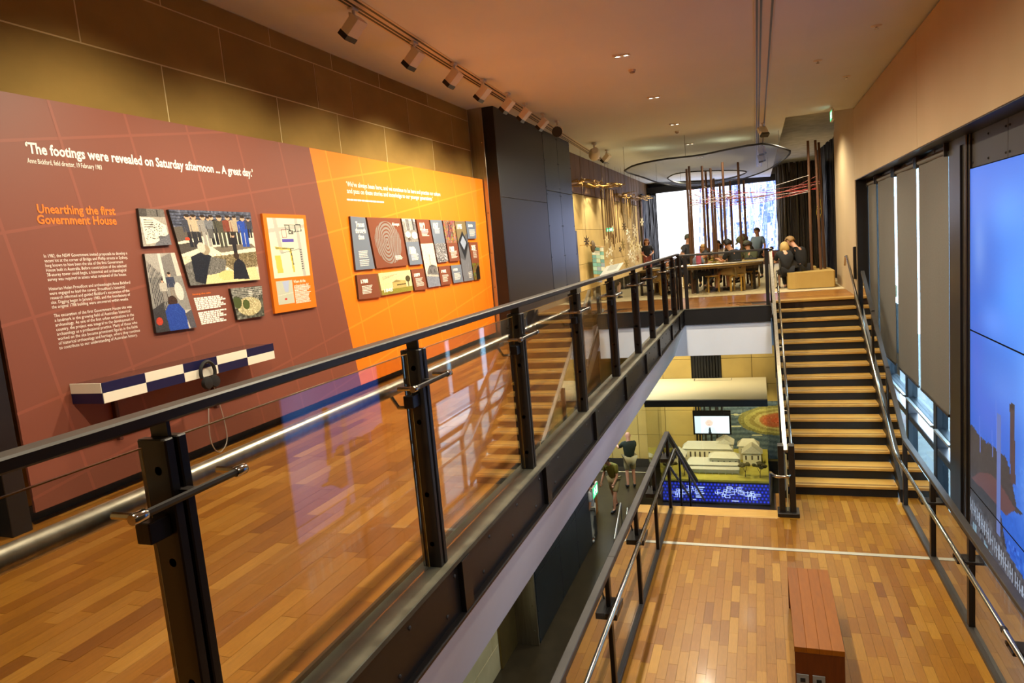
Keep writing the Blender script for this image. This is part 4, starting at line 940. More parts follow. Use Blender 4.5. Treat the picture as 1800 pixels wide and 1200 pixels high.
def exit_sign(P, label, ax='y', s=1.0, flip=1):
    t = thing('exit_sign', label, 'sign', tuple(P)); x, y, z = P
    if ax == 'y': bbox(x - .02, x + .02, y - .19 * s, y + .19 * s, z - .2 * s, z, b=.004).build('housing', offwhite, t); q = [(x - .021 * flip, y + e * .18 * s * flip, z - w) for e, w in ((1, .01), (-1, .01), (-1, .19 * s), (1, .19 * s))]
    else: bbox(x - .19 * s, x + .19 * s, y, y + .04, z - .2 * s, z, b=.004).build('housing', offwhite, t); q = [(x - .18 * s, y - .001, z - .01), (x + .18 * s, y - .001, z - .01), (x + .18 * s, y - .001, z - .19 * s), (x - .18 * s, y - .001, z - .19 * s)]
    p = Pic(36, 18, '0f9a5c'); p.rect(.62, .15, .9, .85, 'eafaf0').ell(.36, .22, .05, .09, 'eafaf0').poly([(.30, .32), (.42, .32), (.40, .6), (.28, .58)], 'eafaf0').line(.3, .6, .2, .85, .03, 'eafaf0').line(.38, .6, .46, .85, .03, 'eafaf0').line(.3, .38, .2, .5, .025, 'eafaf0').line(.42, .38, .52, .48, .025, 'eafaf0')
    print_grid('face', q, p.a, MATS.get('sign_print') or print_mat('sign_print', 2.2), t)
    MB().tube([(x, y, z), (x, y, z + .06)], .012, 8).build('stem', chrome, t); return t
exit_sign((1.43, 14.86, 3.62), 'lit exit sign hung from the ceiling corner at the stair top')
q = at(1045, 862, x=-4.08); exit_sign((q.x, q.y, q.z + .15), 'lit green exit sign under the walkway beside the dark steel panels', 'y', 1.5, -1)
q = at(1071, 400, x=-4.3); exit_sign((q.x, q.y, q.z), 'small green exit sign between the hanging strings', 'x', .62)

for x, y, tx, ty, e in ((-2.5, 19.2, -2.4, 20.5, 60), (-1.5, 19.2, -1.5, 20.5, 60), (-.5, 19.2, -.5, 20.5, 60), (-.4, 20.9, -.4, 22, 70), (-2.4, 20.9, -2.4, 22, 50)): lamp('case_lamp', 'SPOT', (x, y, -3.16), (tx, ty, -5.0), e, (1, .87, .55), .05, 120, .8)
# ------------------------------------------------------------------ lowest level: glass case with the house model
case = thing('display_case', 'large glass case with a glowing blue plan front and pale flat top', 'display case', (-1.5, 20, ZB))
X0, X1, F, B = -3.12, .08, 18.95, 21.9
box(X0 + .02, X1 - .02, F + .03, B, ZB, -5.26).build('base', black2, case)
p = Pic(230, 56, '0a0c22')
for i in range(34):
    for j in range(6):
        cx, cy = .015 + i * .03 + (j % 2) * .015, .08 + j * .16; w = np.exp(-(((p.x - cx) / .010) ** 2 + ((p.y - cy) / .06) ** 2))[..., None]; p.a += w * (Pic.c('2338f0') - p.a) * .9
for i in range(6): p.rect(.34, .22 + i * .1, .34 + .13 * random.uniform(.8, 1), .265 + i * .1, '9fb4f5')
def plan(ox, oy, seed):
    r = random.Random(seed)
    for k in range(9):
        x, y = ox + r.uniform(-.07, .07), oy + r.uniform(-.16, .16); w, h = r.uniform(.02, .05), r.uniform(.08, .22)
        for a in ((x, y, x + w, y), (x, y + h, x + w, y + h), (x, y, x, y + h), (x + w, y, x + w, y + h)): p.line(*a, .0016, 'a9bcff')
plan(.12, .45, 2); plan(.23, .5, 5); plan(.62, .45, 7); plan(.86, .5, 9); plan(.70, .3, 4)
p.rect(.69, .86, .75, .885, 'b9c6ff').rect(.18, .86, .24, .88, '8fa2ea')
print_grid('plan_front', [(X0 + .03, F + .028, -5.29), (X1 - .03, F + .028, -5.29), (X1 - .03, F + .028, -5.86), (X0 + .03, F + .028, -5.86)], p.a, MATS.get('plan_print') or print_mat('plan_print', 1.5), case)
lawn = mat('lawn_flock', 'a89a34', .95, 0, 'b5a741', 5, bump=.1)
bbox(X0 + .02, X1 - .02, F + .02, B, -5.26, -5.20, b=.004).build('lawn', lawn, case)
cg = glass_mat('case_glass', (.95, .96, .93))
for a, c in ((X0, -1.62), (-1.61, X1)): box(a, c, F, F + .012, ZB, -3.12).build('glass_front', cg, case)
box(X0, X0 + .012, F + .012, B, -5.2, -3.12).build('glass_side', cg, case); box(X1 - .012, X1, F + .012, B, -5.2, -3.12).build('glass_side', cg, case)
bbox(X0 - .02, X1 + .02, F - .02, F + .1, -3.13, -2.95, b=.004).build('header', black2, case)
o = bbox(X0, X1 + .02, F + .10, 21.97, -3.0, -2.95, b=.004).build('top', mat('case_top', 'c9bc90', .7), case)
MB().beam((-2.0, 21.6, -2.948), (-.9, 21.6, -2.948), .02, .004).beam((-2.0, 21.9, -2.948), (-2.0, 21.6, -2.948), .02, .004).beam((-.9, 21.9, -2.948), (-.9, 21.6, -2.948), .02, .004).build('hatch_joint', black, o)
md = thing('house_model', 'pale architectural model of a long two storey house with verandah in the glass case', 'model', (-1.5, 20, -5.2))
mw = mat('model_wall', 'c9bf98', .8, 0, 'd0c6a0', 4); mr_ = mat('model_roof', 'bdb69a', .7, 0, 'b0a98e', 20, (1, 20, 1)); mk = mat('model_window', '3b3524', .5)
def wing(x0, x1, y0, y1, h, rh, win=0, verandah=False, axis='x'):
    z = -5.2; o = bbox(x0, x1, y0, y1, z, z + h, b=.004).build('wing', mw, md); e = .04; c = (y0 + y1) / 2; cx = (x0 + x1) / 2
    if axis == 'x': v = [(x0 - e, y0 - e, z + h), (x1 + e, y0 - e, z + h), (x1 + e, y1 + e, z + h), (x0 - e, y1 + e, z + h), (x0 + (c - y0) * .6, c, z + h + rh), (x1 - (c - y0) * .6, c, z + h + rh)]; f = [(0, 1, 5, 4), (2, 3, 4, 5), (0, 4, 3), (1, 2, 5), (0, 3, 2, 1)]
    else: v = [(x0 - e, y0 - e, z + h), (x1 + e, y0 - e, z + h), (x1 + e, y1 + e, z + h), (x0 - e, y1 + e, z + h), (cx, y0 - e, z + h + rh), (cx, y1 + e, z + h + rh)]; f = [(0, 1, 4), (2, 3, 5), (1, 2, 5, 4), (3, 0, 4, 5), (0, 3, 2, 1)]
    MB().add(v, f).build('roof', mr_, o)
    for i in range(win):
        x = x0 + (x1 - x0) * (i + .5) / win
        box(x - .022, x + .022, y0 - .004, y0 + .004, z + h * .45, z + h * .8).build('window', mk, o)
    if verandah:
        MB().prism([(x0 - .02, y0 - .14, z + h * .62), (x0 - .02, y0, z + h * .9), (x0 - .02, y0, z + h * .86), (x0 - .02, y0 - .14, z + h * .58)], (x1 - x0 + .04, 0, 0)).build('verandah_roof', mr_, o)
        b = MB()
        for i in range(9): x = x0 + (x1 - x0) * i / 8; b.tube([(x, y0 - .13, z), (x, y0 - .13, z + h * .6)], .008, 6)
        b.build('verandah_posts', mw, o)
wing(-2.15, -.72, 19.55, 19.95, .24, .16, 9, True)
wing(-1.5, -.72, 19.62, 20.0, .42, .12, 5)
wing(-2.62, -2.22, 19.7, 20.2, .40, .16, 2, axis='y')
wing(-2.3, -.95, 20.35, 20.75, .46, .18, 10)
wing(-1.35, -.9, 20.5, 21.0, .56, .16, 3, axis='y')
wing(-.62, -.12, 20.3, 20.7, .36, .22, 3, axis='y'); wing(-.75, -.2, 20.8, 21.2, .42, .18, 3)
wing(-2.95, -2.75, 20.3, 20.5, .2, .1, 1)
bark = mat('model_bark', '4d3d24', .8); leaf_d = mat('model_foliage', '4a4222', .9, 0, '5c5228', 20)
def mtree(x, y, s):
    o = MB().tube([(x, y, -5.2), (x + .01, y, -5.2 + .15 * s), (x + .05 * s, y, -5.2 + .3 * s)], [.012 * s, .009 * s, .005 * s], 6).tube([(x, y, -5.2 + .14 * s), (x - .07 * s, y, -5.2 + .3 * s)], [.008 * s, .004 * s], 6).build('tree_trunk', bark, md)
    b = MB(); r = random.Random(int(x * 100))
    for i in range(16): b.ball((x + r.uniform(-.15, .15) * s, y + r.uniform(-.12, .12) * s, -5.2 + r.uniform(.27, .40) * s), r.uniform(.04, .065) * s, 6, 4, (1, 1, .6))
    b.build('tree_crown', leaf_d, o)
for x, y, s in ((-.55, 19.3, 1.0), (-.17, 19.25, 1.05), (-2.95, 19.5, .8), (-2.6, 19.35, .6)): mtree(x, y, s)
tv = thing('television', 'flat television with a speaker on a pale screen, hung in the glass case', 'television', (-1.4, 20.6, -4.0))
a, c = at(1217, 722, y=20.6), at(1286, 764, y=20.6)
bbox(a.x, c.x, 20.6, 20.68, c.z, a.z, b=.006).build('case', mat('tv_black', '0b0b0c', .25), tv)
p = Pic(90, 50, 'd3e6ee'); p.rect(0, 0, .18, 1, 'bcd3dc').ell(.42, .35, .12, .24, 'd9c3b8').ell(.42, .24, .13, .16, 'c9ccd0').ell(.42, .40, .10, .18, 'd8b9a8').rect(.38, .34, .40, .37, '5a4a48').rect(.44, .34, .46, .37, '5a4a48').rect(.39, .48, .45, .5, '9c6a62').poly([(.2, 1), (.3, .68), (.42, .6), (.56, .68), (.66, 1)], 'c4d5de').poly([(.41, .66), (.45, .66), (.48, 1), (.39, 1)], '1d2a30')
print_grid('screen', [(a.x + .05, 20.599, a.z - .16), (c.x - .05, 20.599, a.z - .16), (c.x - .05, 20.599, c.z + .04), (a.x + .05, 20.599, c.z + .04)], p.a, MATS.get('tv_print') or print_mat('tv_print', 1.4), tv)
bbox(-1.36, -1.26, 20.68, 20.74, a.z - .3, -3.0, b=.004).build('mount', black2, tv)
p = Pic(150, 90, '56666b'); X, Y = (p.x - .68) / 1.0, (p.y - .33) / 1.0
d_ = np.sqrt((X / .36) ** 2 + (Y / .26) ** 2) + .02 * np.sin(p.x * 40) * np.cos(p.y * 17); st_ = .5 + .5 * np.sin(p.y * 70 + 6 * np.sin(p.x * 5) + p.x * 9)
p.a = Pic.c('4a5b64') * (1 - st_[..., None] * .5) + Pic.c('8d9a98') * st_[..., None] * .5
p.a[d_ < 1] = Pic.c('8a8346'); p.a[d_ < .86] = Pic.c('b3a85c'); p.a[d_ < .72] = Pic.c('9a8a48'); p.a[d_ < .6] = Pic.c('bfae66'); p.a[d_ < .5] = Pic.c('b07038'); p.a[d_ < .42] = Pic.c('b86036'); p.a[d_ < .3] = Pic.c('b8663a'); p.a[d_ < .2] = Pic.c('c05a32')
for k in range(9): aa = k / 9 * 6.28; p.ell(.68 + .40 * math.cos(aa), .33 + .30 * math.sin(aa), .05, .012, 'd3cfa0')
p.noise(.03, 2)
pt = thing('mural', 'wide painted mural of orange and ochre rings on blue grey, behind the television', 'painting', (-.2, 21.99, -4.6))
a, c = at(1232, 706, y=21.97), at(1385, 800, y=21.97)
box(a.x, c.x + .9, 21.975, 21.995, c.z - .12, a.z).build('board', black2, pt)
print_grid('picture', [(a.x, 21.974, a.z), (c.x + .9, 21.974, a.z), (c.x + .9, 21.974, c.z - .12), (a.x, 21.974, c.z - .12)], p.a, pr, pt)
wp = thing('timber_screen', 'upright orange timber panel below the walkway beside the man in olive', 'panel', (-4.5, 17.4, ZB))
a, c = at(1066, 930, z=ZB), at(1080, 905, z=ZB)
for k in range(3):
    u0, u1 = k / 3, (k + 1) / 3 - .01
    MB().prism([(a.x + (c.x - a.x) * u0 - .5, a.y + 1.2 * u0, ZB), (a.x + (c.x - a.x) * u1 - .5, a.y + 1.2 * u1, ZB), (a.x + (c.x - a.x) * u1 - .5, a.y + 1.2 * u1, ZB + 1.5), (a.x + (c.x - a.x) * u0 - .5, a.y + 1.2 * u0, ZB + 1.5)], (-.04, 0, 0)).build('board', tim if 0 else mat('honey_timber', '9a6424', .4, 0, 'a9712c', 4, (6, 6, 1)), wp)
# ------------------------------------------------------------------ gallery beyond
p = Pic(200, 110, 'e9efff')
f1 = 0
for k, a in ((20, .5), (10, .3), (5, .3), (2, .35)):
    g = rng.normal(0, 1, (110 // k + 2, 200 // k + 2)); g = g.repeat(k, 0).repeat(k, 1)[:110, :200]; f1 = f1 + a * g
w = np.clip((p.x - .30) * 2.0, 0, 1); mix = np.clip(.20 + .55 * w + f1 * .42 * (.3 + w), 0, 1)[..., None] * np.clip((p.x[..., None] - .22) * 3.5, 0, 1)
p.a = Pic.c('f3f5ff') * (1 - mix) + Pic.c('4a62b8') * mix
for k in range(50):
    x = rng.uniform(.35, 1); p.line(x, 0, x + rng.uniform(-.1, .1), 1, .004, rng.choice(['7f93d8', 'cfd8fb', '5a6fc0']))
YS = 32.0
bs = thing('projection_screen', 'bright white and blue backlit screen of tree foliage at the far end', 'screen', (-1.4, YS, 0))
a, c, e = at(1153, 341, y=YS), at(1367, 331, y=YS), at(1160, 455, y=YS)
zt2, zb2 = a.z + .02, e.z
box(a.x - .05, c.x + .4, YS + .02, YS + .1, zb2 - .03, zt2 + .03).build('backing', black2, bs)
print_grid('picture', [(a.x, YS + .015, zt2), (c.x + .35, YS + .015, zt2), (c.x + .35, YS + .015, zb2), (a.x, YS + .015, zb2)], p.a, MATS.get('far_print') or print_mat('far_print', 2.6), bs)
bbox(a.x - .3, 1.6, YS - .1, YS + .1, .005, zb2 - .03).build('plinth', mat('clay_plinth', '6d4b40', .8), bs)
bbox(-4.6, 1.7, YS - .05, YS + .15, zt2 + .03, zt2 + .28).build('header', black2, bs)
def strands(name, label, path, z0, z1, n, m, seed, r0=.012, r1=.03, group=None):
    t = thing(name, label, 'curtain', (path[0][0], path[0][1], z0)); r = random.Random(seed); b = MB()
    L = [0]
    for q, s in zip(path, path[1:]): L.append(L[-1] + math.hypot(s[0] - q[0], s[1] - q[1]))
    for i in range(n):
        u = L[-1] * (i + r.random()) / n; k = max(j for j in range(len(L)) if L[j] <= u); k = min(k, len(path) - 2); f = (u - L[k]) / (L[k + 1] - L[k])
        x = path[k][0] + (path[k + 1][0] - path[k][0]) * f + r.uniform(-.03, .03); y = path[k][1] + (path[k + 1][1] - path[k][1]) * f + r.uniform(-.05, .05)
        rr_ = r.uniform(r0, r1); pts = [(x + r.uniform(-.02, .02), y + r.uniform(-.02, .02), z0 + (z1 - z0) * j / 5 - (r.uniform(0, .06) if j == 5 else 0)) for j in range(6)]
        b.tube(pts, [rr_ * r.uniform(.7, 1.2) for _ in pts], 5)
    b.build('strands', m, t, 'stuff'); return t
foil = mat('black_foil', '14141c', .34, .1, '1d1d28', 14, (1, 1, .15), bump=.6); foil2 = mat('bark_foil', '1c1711', .34, .1, '241d14', 12, (1, 1, .12), bump=.8)
strands('string_curtain', 'glossy black string curtain left of the bright screen', [(-4.5, 29.6), (at(1138, 400, y=30.8).x, 30.8), (at(1154, 400, y=31.8).x, 31.8)], .02, 3.42, 80, foil, 1)
t = strands('bark_curtain', 'dark curved curtain of bark like strips right of the bright screen', [(.66, 23.2), (.70, 22.4), (.85, 21.95), (1.1, 21.75), (1.4, 21.8), (1.62, 22.0), (1.75, 22.4)], .02, 3.34, 110, foil2, 2, .02, .045)
q0, q1 = at(1475, 470, y=20.6), at(1441, 400, y=24)
t = strands('bark_curtain', 'dark glossy flat curtain standing along the right gallery wall', [(q0.x, 20.6), (q1.x, 24)], .02, at(1474, 238, y=20.6).z, 110, foil, 3, .02, .045)
up_ = thing('uplight', 'small glowing floor uplight behind the glossy flat curtain', 'lamp', (q0.x + .13, 20.75, .004))
bbox(q0.x + .07, q0.x + .17, 20.68, 20.8, .004, .06).build('body', black, up_); box(q0.x + .08, q0.x + .16, 20.69, 20.79, .06, .064).build('lens', mat('cool_lens', 'e8ecff', .3, emit=8), up_)
lamp('uplight_lamp', 'SPOT', (q0.x + .12, 20.75, .08), (q0.x + .14, 20.8, 2), 14, (.85, .9, 1), .03, 100, .7)
# hanging mesh ring
cc = lambda x, y: at(1090 + x / 5.806, 240 + y / 5.806, z=3.32)
outer = smooth_pts([cc(*q) for q in ((40, 350), (150, 292), (420, 235), (800, 190), (1100, 130), (1360, 82), (1500, 75), (1640, 110), (1740, 160), (1640, 255), (1480, 350), (1250, 430), (980, 490), (700, 515), (430, 480), (230, 415), (100, 375), (40, 350))], 5)
inner = smooth_pts([cc(*q) for q in ((480, 425), (560, 382), (750, 357), (1000, 347), (1200, 347), (1290, 362), (1200, 405), (1050, 440), (850, 470), (650, 480), (540, 460), (480, 425))], 6)
mring = thing('mesh_ring', 'large oval ring of grey mesh hung below the ceiling over the table', 'canopy', (-1.2, 20, 3.32))
bm = bmesh.new(); oc = sum((Vector(p) for p in inner), Vector()) / len(inner)
def resample(P, n):
    ang = sorted((math.atan2(q.y - oc.y, (q.x - oc.x) * 3), q) for q in P[:-1]); out = []
    for i in range(n):
        a_ = -PI + 2 * PI * i / n; k = 0
        while k < len(ang) and ang[k][0] < a_: k += 1
        (a0, p0), (a1, p1) = ang[k - 1], ang[k % len(ang)]; d0 = (a1 - a0) % (2 * PI); f = ((a_ - a0) % (2 * PI)) / d0 if d0 else 0
        out.append(p0.lerp(p1, min(1, f)))
    return out
ro, ri = resample(outer, 72), resample(inner, 72); b = MB(); vs = []
for j in range(5): vs += [q.lerp(s, j / 4) + Vector((0, 0, .10 * math.sin(j / 4 * PI))) for q, s in zip(ro, ri)]
b.add(vs, [(j * 72 + i, j * 72 + (i + 1) % 72, (j + 1) * 72 + (i + 1) % 72, (j + 1) * 72 + i) for j in range(4) for i in range(72)])
mm = bpy.data.materials.new('grey_mesh'); mm.use_nodes = True; n_ = mm.node_tree; pb = n_.nodes['Principled BSDF']; pb.inputs['Base Color'].default_value = (.03, .036, .028, 1); pb.inputs['Roughness'].default_value = .5; pb.inputs['Specular IOR Level'].default_value = .25; pb.inputs['Alpha'].default_value = .6
b.build('mesh', mm, mring, smooth=True)
MB().tube(ro + [ro[0]], .022, 6).build('rim', dark, mring); MB().tube(ri + [ri[0]], .018, 6).build('rim', dark, mring)
b = MB()
for i in range(0, 72, 9): b.tube([ro[i], Vector((ro[i].x, ro[i].y, ceil_z(ro[i].x)))], .004, 5)
b.build('wire', black, mring)
# poles
pole_m = mat('pole_timber', '4a2f1c', .6, 0, '5a3a22', 6, (1, 1, .2))
PT = [(1206.6, 297, 18.45), (1211, 292, 18.6), (1233.6, 291.6, 18.7), (1240, 301.5, 19.2), (1248.6, 295.5, 19.0), (1254, 313.5, 20.0), (1265, 322, 20.4), (1269.6, 285, 18.9), (1283, 318, 20.6), (1297, 285, 19.6), (1307, 316.5, 20.8)]
pole_lab = ['leftmost slim pole of the grove at the table', 'thick brown pole rising at the left table end', 'pale topped pole at the middle of the table', 'dark pole beside the pale topped pole', 'brown pole over the wool heap', 'short pole behind the wool heap', 'thin distant pole left of centre', 'tallest dark pole at the middle of the grove', 'thin distant pole right of centre', 'thick pole behind the man in black', 'rearmost pole near the standing man']
tops = []
for (px, py, y), lb_ in zip(PT, pole_lab):
    q = at(px, py, y=y); tops.append(q)
    o = MB().tube([(q.x, q.y, .006), (q.x, q.y, q.z * .5), (q.x, q.y, q.z)], [.036, .034, .03], 10).build('timber_pole', pole_m, None, smooth=True); tag(o, lb_, 'pole', 'timber poles')
bt = .40
blk = thing('bench_block', 'beige upholstered bench block with a rounded end at the stair top', 'bench', (1.2, 18.6, 0))
x0, x1, y0, y1 = .66, 1.70, 17.88, 19.3
pl = [(x0 + .22 - .22 * math.sin(a), y0 + .22 - .22 * math.cos(a)) for a in [i * PI / 12 for i in range(7)]][::-1]
pl = [(x0 + .22 - .22 * math.cos(i * PI / 12), y0 + .22 - .22 * math.sin(i * PI / 12)) for i in range(7)] + [(x1 - .03, y0), (x1, y0 + .03), (x1, y1), (x0, y1)]
beige = mat('beige_vinyl', 'b99a54', .55, 0, 'c0a15c', 3)
MB().prism([(x, y, .02) for x, y in pl], (0, 0, bt - .02)).build('body', beige, blk)
MB().prism([(x * .98 + .023, y * .98 + .37, .004) for x, y in pl], (0, 0, .02)).build('plinth', black, blk)
sb = bbox(1.15, 1.45, 19.9, 20.3, .004, .42, b=.02).build('foam_cube', beige, None); tag(sb, 'small beige block behind the rounded bench', 'block')
for k, ((bx, by), (tx, ty)) in enumerate((((1427, 474.6), (1420, 247.5)), ((1443, 473.5), (1433, 246)), ((1450, 472), (1439, 250)))):
    q = at(bx, by, z=bt); e = at(tx, ty, y=q.y); tops.append(e)
    o = MB().tube([(q.x, q.y, bt), (e.x, e.y, e.z)], [.036, .03], 10).build('timber_pole', pole_m, None, smooth=True); tag(o, ('thick brown pole on the beige bench block', 'middle dark pole on the beige bench block', 'right dark pole on the beige bench block')[k], 'pole', 'timber poles')
yw = thing('yarn_web', 'web of red, white and yellow yarn strung between the poles', 'yarn', (-.3, 19, 2.3))
r = random.Random(8)
for nm, c in (('red_strand', 'a8322a'), ('white_strand', 'c9c0b8'), ('pink_strand', 'b0706a'), ('yellow_strand', 'b8a52c')):
    b = MB()
    for i in range(16 if nm != 'yellow_strand' else 5):
        a, c_ = (r.choice(tops[:11]), r.choice(tops[:11] + tops[11:])) if nm != 'yellow_strand' else (tops[12], tops[13])
        if (a - c_).length < .05: continue
        za, zb_ = r.uniform(2.25, 2.65), r.uniform(2.25, 2.75)
        if nm == 'yellow_strand': za, zb_ = r.uniform(1.6, 2.6), r.uniform(1.5, 2.6)
        m_ = Vector(((a.x + c_.x) / 2 + r.uniform(-.1, .1), (a.y + c_.y) / 2, (za + zb_) / 2 - r.uniform(.02, .16)))
        b.tube(smooth_pts([(a.x, a.y - .03, za), m_, (c_.x, c_.y - .03, zb_)], 4), .006, 4)
    b.build(nm, mat(nm, c, .9), yw)
# table
tb = thing('table', 'long pale communal table with rounded edge among the poles', 'table', (-.75, 18.7, 0))
tp = mat('table_ply', 'c3a55c', .45, 0, 'cbb069', 4, (1, 8, 1))
P = [(-1.72, 17.95), (-1.2, 17.9), (-.6, 17.95), (-.1, 18.2), (.14, 18.6), (.16, 19.3), (-.2, 19.9), (-.8, 20.1), (-1.4, 19.9), (-1.75, 19.3), (-1.82, 18.5)]
MB().prism([(x, y, .70) for x, y in P], (0, 0, .05)).build('top', tp, tb)
MB().prism([(x * .94 - .05, 18.9 + (y - 18.9) * .94, .64) for x, y in P], (0, 0, .06)).build('apron', mat('table_apron', '6a5425', .6), tb)
for x, y in ((-1.5, 18.4), (-.1, 18.8), (-1.4, 19.6), (-.4, 19.7)): MB().tube([(x, y, .005), (x, y, .64)], .035, 10).build('leg', black, tb)
can = thing('canister', 'pink translucent canister standing on the table', 'canister', (-1.25, 18.25, .75))
q = at(1228.5, 466, z=.75)
MB().lathe([(.062, 0), (.066, .02), (.064, .30), (.055, .305), (.055, .04), (.001, .03)], (q.x, q.y, .751), 16).build('wall', mat('pink_plastic', 'b0566a', .3), can, smooth=True)
MB().lathe([(.067, .27), (.069, .275), (.069, .30), (.066, .305)], (q.x, q.y, .751), 16).build('rim', mat('pink_rim', 'c98a94', .3), can, smooth=True)
wo = MB(); r = random.Random(3)
for i in range(60):
    q = at(1247 + r.gauss(0, 9), 459 + r.gauss(0, 1.5), z=.77); q.z = .765 + abs(r.gauss(0, .03)); wo.ball(q, r.uniform(.02, .04), 6, 4, (1.6, 1, .7))
o = wo.build('wool_heap', mat('yellow_wool', '9a8a34', .95, 0, '7d7026', 30), None, 'stuff'); tag(o, 'low heap of yellow wool scraps on the table', 'wool')
# bentwood stools
birch = mat('birch', 'c7a04c', .4, 0, 'd0ab58', 5, (1, 1, 6))
def stool():
    t = thing('stool', 'x', 'stool', (0, 0, 0), 'round bentwood stools at the table')
    MB().lathe([(.001, .40), (.165, .40), (.175, .41), (.175, .43), (.165, .44), (.001, .44)], (0, 0, 0), 24).build('seat', birch, t, smooth=True)
    for k in range(4):
        a = PI / 4 + k * PI / 2; d = Vector((math.cos(a), math.sin(a), 0)); n = Vector((-d.y, d.x, 0)); b = MB()
        pr_ = [(.08, .395), (.14, .395), (.17, .38), (.185, .35), (.185, .002)]
        for (r0, z0), (r1, z1) in zip(pr_, pr_[1:]): b.beam(d * r0 + Vector((0, 0, z0)), d * r1 + Vector((0, 0, z1)), .035 if z0 == z1 else .05, .022 if z0 != z1 else .02, n if z0 != z1 else (0, 0, 1))
        b.build('leg', birch, t)
    return t
s0_ = stool(); SL = [((1253, 513), 'empty birch stool at the near side of the table'), ((1297, 511), 'birch stool under the man in the black shirt'), ((1322, 504), 'birch stool under the seated person with the dark bag'), ((1180, 514), 'birch stool at the left seen through the balustrade'), ((1192, 508), 'birch stool under the woman in glasses'), ((1165, 520), 'leftmost birch stool behind the balustrade')]
for i, (q, lb_) in enumerate(SL):
    P = at(*q, z=.006); P.z = .005
    if i == 0: s0_.location = P; s0_.rotation_euler = (0, 0, .3); s0_['label'] = lb_
    else: dup(s0_, P, lb_, .3 + i)
# information stand by the rail
le = thing('reading_stand', 'slanted white reading board on a dark post behind the walkway rail', 'stand', (-2.95, 15, 0))
a, b_, c, d = at(1053, 486, y=14.8), at(1066, 468, y=15.1), at(1096, 461, y=15.1), at(1083, 480, y=14.8)
MB().prism([a, d, c, b_], (0, .0, -.02)).build('board', mat('white_board', 'd5d6cc', .4), le)
MB().prism([a + (d - a) * .25 + Vector((0, .05, .001)), a + (d - a) * .8 + Vector((0, .05, .001)), b_ + (c - b_) * .8 + Vector((0, -.05, .001)), b_ + (c - b_) * .25 + Vector((0, -.05, .001))], (0, 0, .002)).build('sheet', mat('grey_sheet', 'b9bdb2', .5), le)
m_ = (a + b_ + c + d) / 4; MB().beam((m_.x, m_.y, .005), (m_.x, m_.y, m_.z - .03), .06, .04).build('post', black, le); bbox(m_.x - .2, m_.x + .2, m_.y - .15, m_.y + .15, .004, .02).build('foot', black, le)
# hangings on the rear left wall
gold = mat('driftwood', 'a5803a', .6, 0, '8a6a30', 10)
def driftwood(pa, pb, label, seed):
    a, c = at(*pa, x=-4.3), at(*pb, x=-4.3); r = random.Random(seed); b = MB(); L = (c - a).length
    for i in range(44):
        q = a.lerp(c, r.random()) + Vector((r.uniform(-.28, .3), 0, r.uniform(-.06, .05))); d = Vector((r.uniform(-.3, .5), r.uniform(-.2, 1), r.uniform(-.1, .12))) * .6
        b.tube([q, q + d * .5 + Vector((0, 0, r.uniform(-.05, .05))), q + d], [.018, .013, .006], 5)
    b.tube([a, a.lerp(c, .5) + Vector((0, 0, .04)), c], .03, 6)
    for f in (.1, .9): q = a.lerp(c, f); b.tube([q, (-4.62, q.y, q.z)], .015, 5)
    return tag(b.build('driftwood_branch', gold, None), label, 'branch', 'driftwood branches on the wall')
driftwood((1003, 322), (1046, 321), 'nearest driftwood branch jutting from the timber wall', 1); driftwood((1046, 327), (1078, 327), 'middle driftwood branch on the timber wall', 2); driftwood((1086, 341), (1128, 349), 'farthest driftwood branch with hanging threads', 3)
def threads(pa, pb, zlo, n, label, seed, c='6d5232'):
    a, e = at(*pa, x=-4.35), at(*pb, x=-4.35); r = random.Random(seed); b = MB()
    for i in range(n):
        q = a.lerp(e, (i + r.random()) / n); q.x += r.uniform(-.12, .12); z = zlo + r.uniform(0, .5); b.tube([q, (q.x + r.uniform(-.02, .02), q.y, (q.z + z) / 2), (q.x, q.y, z)], .010, 4)
    o = b.build('hanging_threads', mat('thread_' + c, c, .9), None, 'stuff'); return tag(o, label, 'threads')
threads((1060, 332), (1080, 334), 1.2, 26, 'brown threads hanging from the middle driftwood branch', 1); threads((1086, 345), (1112, 350), 2.1, 22, 'short pale threads below the farthest branch', 2, '8d7448'); threads((1112, 352), (1126, 353), 1.0, 20, 'long grey threads beside the string curtain', 3, '6f6474')
# patchwork hanging with a carved mask
hg = thing('patchwork_hanging', 'long patchwork cloth in pale green and white with a dark carved mask on top', 'hanging', (-4.5, 21, .3))
r = random.Random(2); cols = ['cfd2bd', '9fbfa6', '6fa596', 'd9d6c4', '8a9aa6', 'b8c9a8', '5f8f88', 'a88a4a', '7d7d8d']
rows = 9
for i in range(rows):
    for j in range(3):
        u0, u1 = j / 3, (j + 1) / 3 - .02; v0, v1 = i / rows, (i + 1) / rows - .01
        f = lambda u, v: at(1040 + 21 * u + 5 * v, 434 + 62 * v + u * (2 - 1), x=-4.45)
        q = [f(u0, v0), f(u1, v0), f(u1, v1), f(u0, v1)]
        MB().prism(q, (-.01, 0, 0)).build('patch', mat('patch_' + (c_ := (cols[7] if i == 7 and j < 2 else r.choice(cols[:7] if i < 6 else cols))), c_, .9), hg)
a, c = at(1033, 430, x=-4.4), at(1060, 434, x=-4.4); MB().tube([a, c], .018, 8).tube([a, (-4.62, a.y, a.z)], .012, 6).tube([c, (-4.62, c.y, c.z)], .012, 6).build('rod', nosing, hg)
q = at(1042, 433, x=-4.38); MB().ball(q, .16, 12, 9, (.45, .7, 1.1)).ball(q + Vector((.07, 0, -.02)), .03, 6, 5).build('mask', mat('carved_wood', '5a482c', .6), hg, smooth=True)
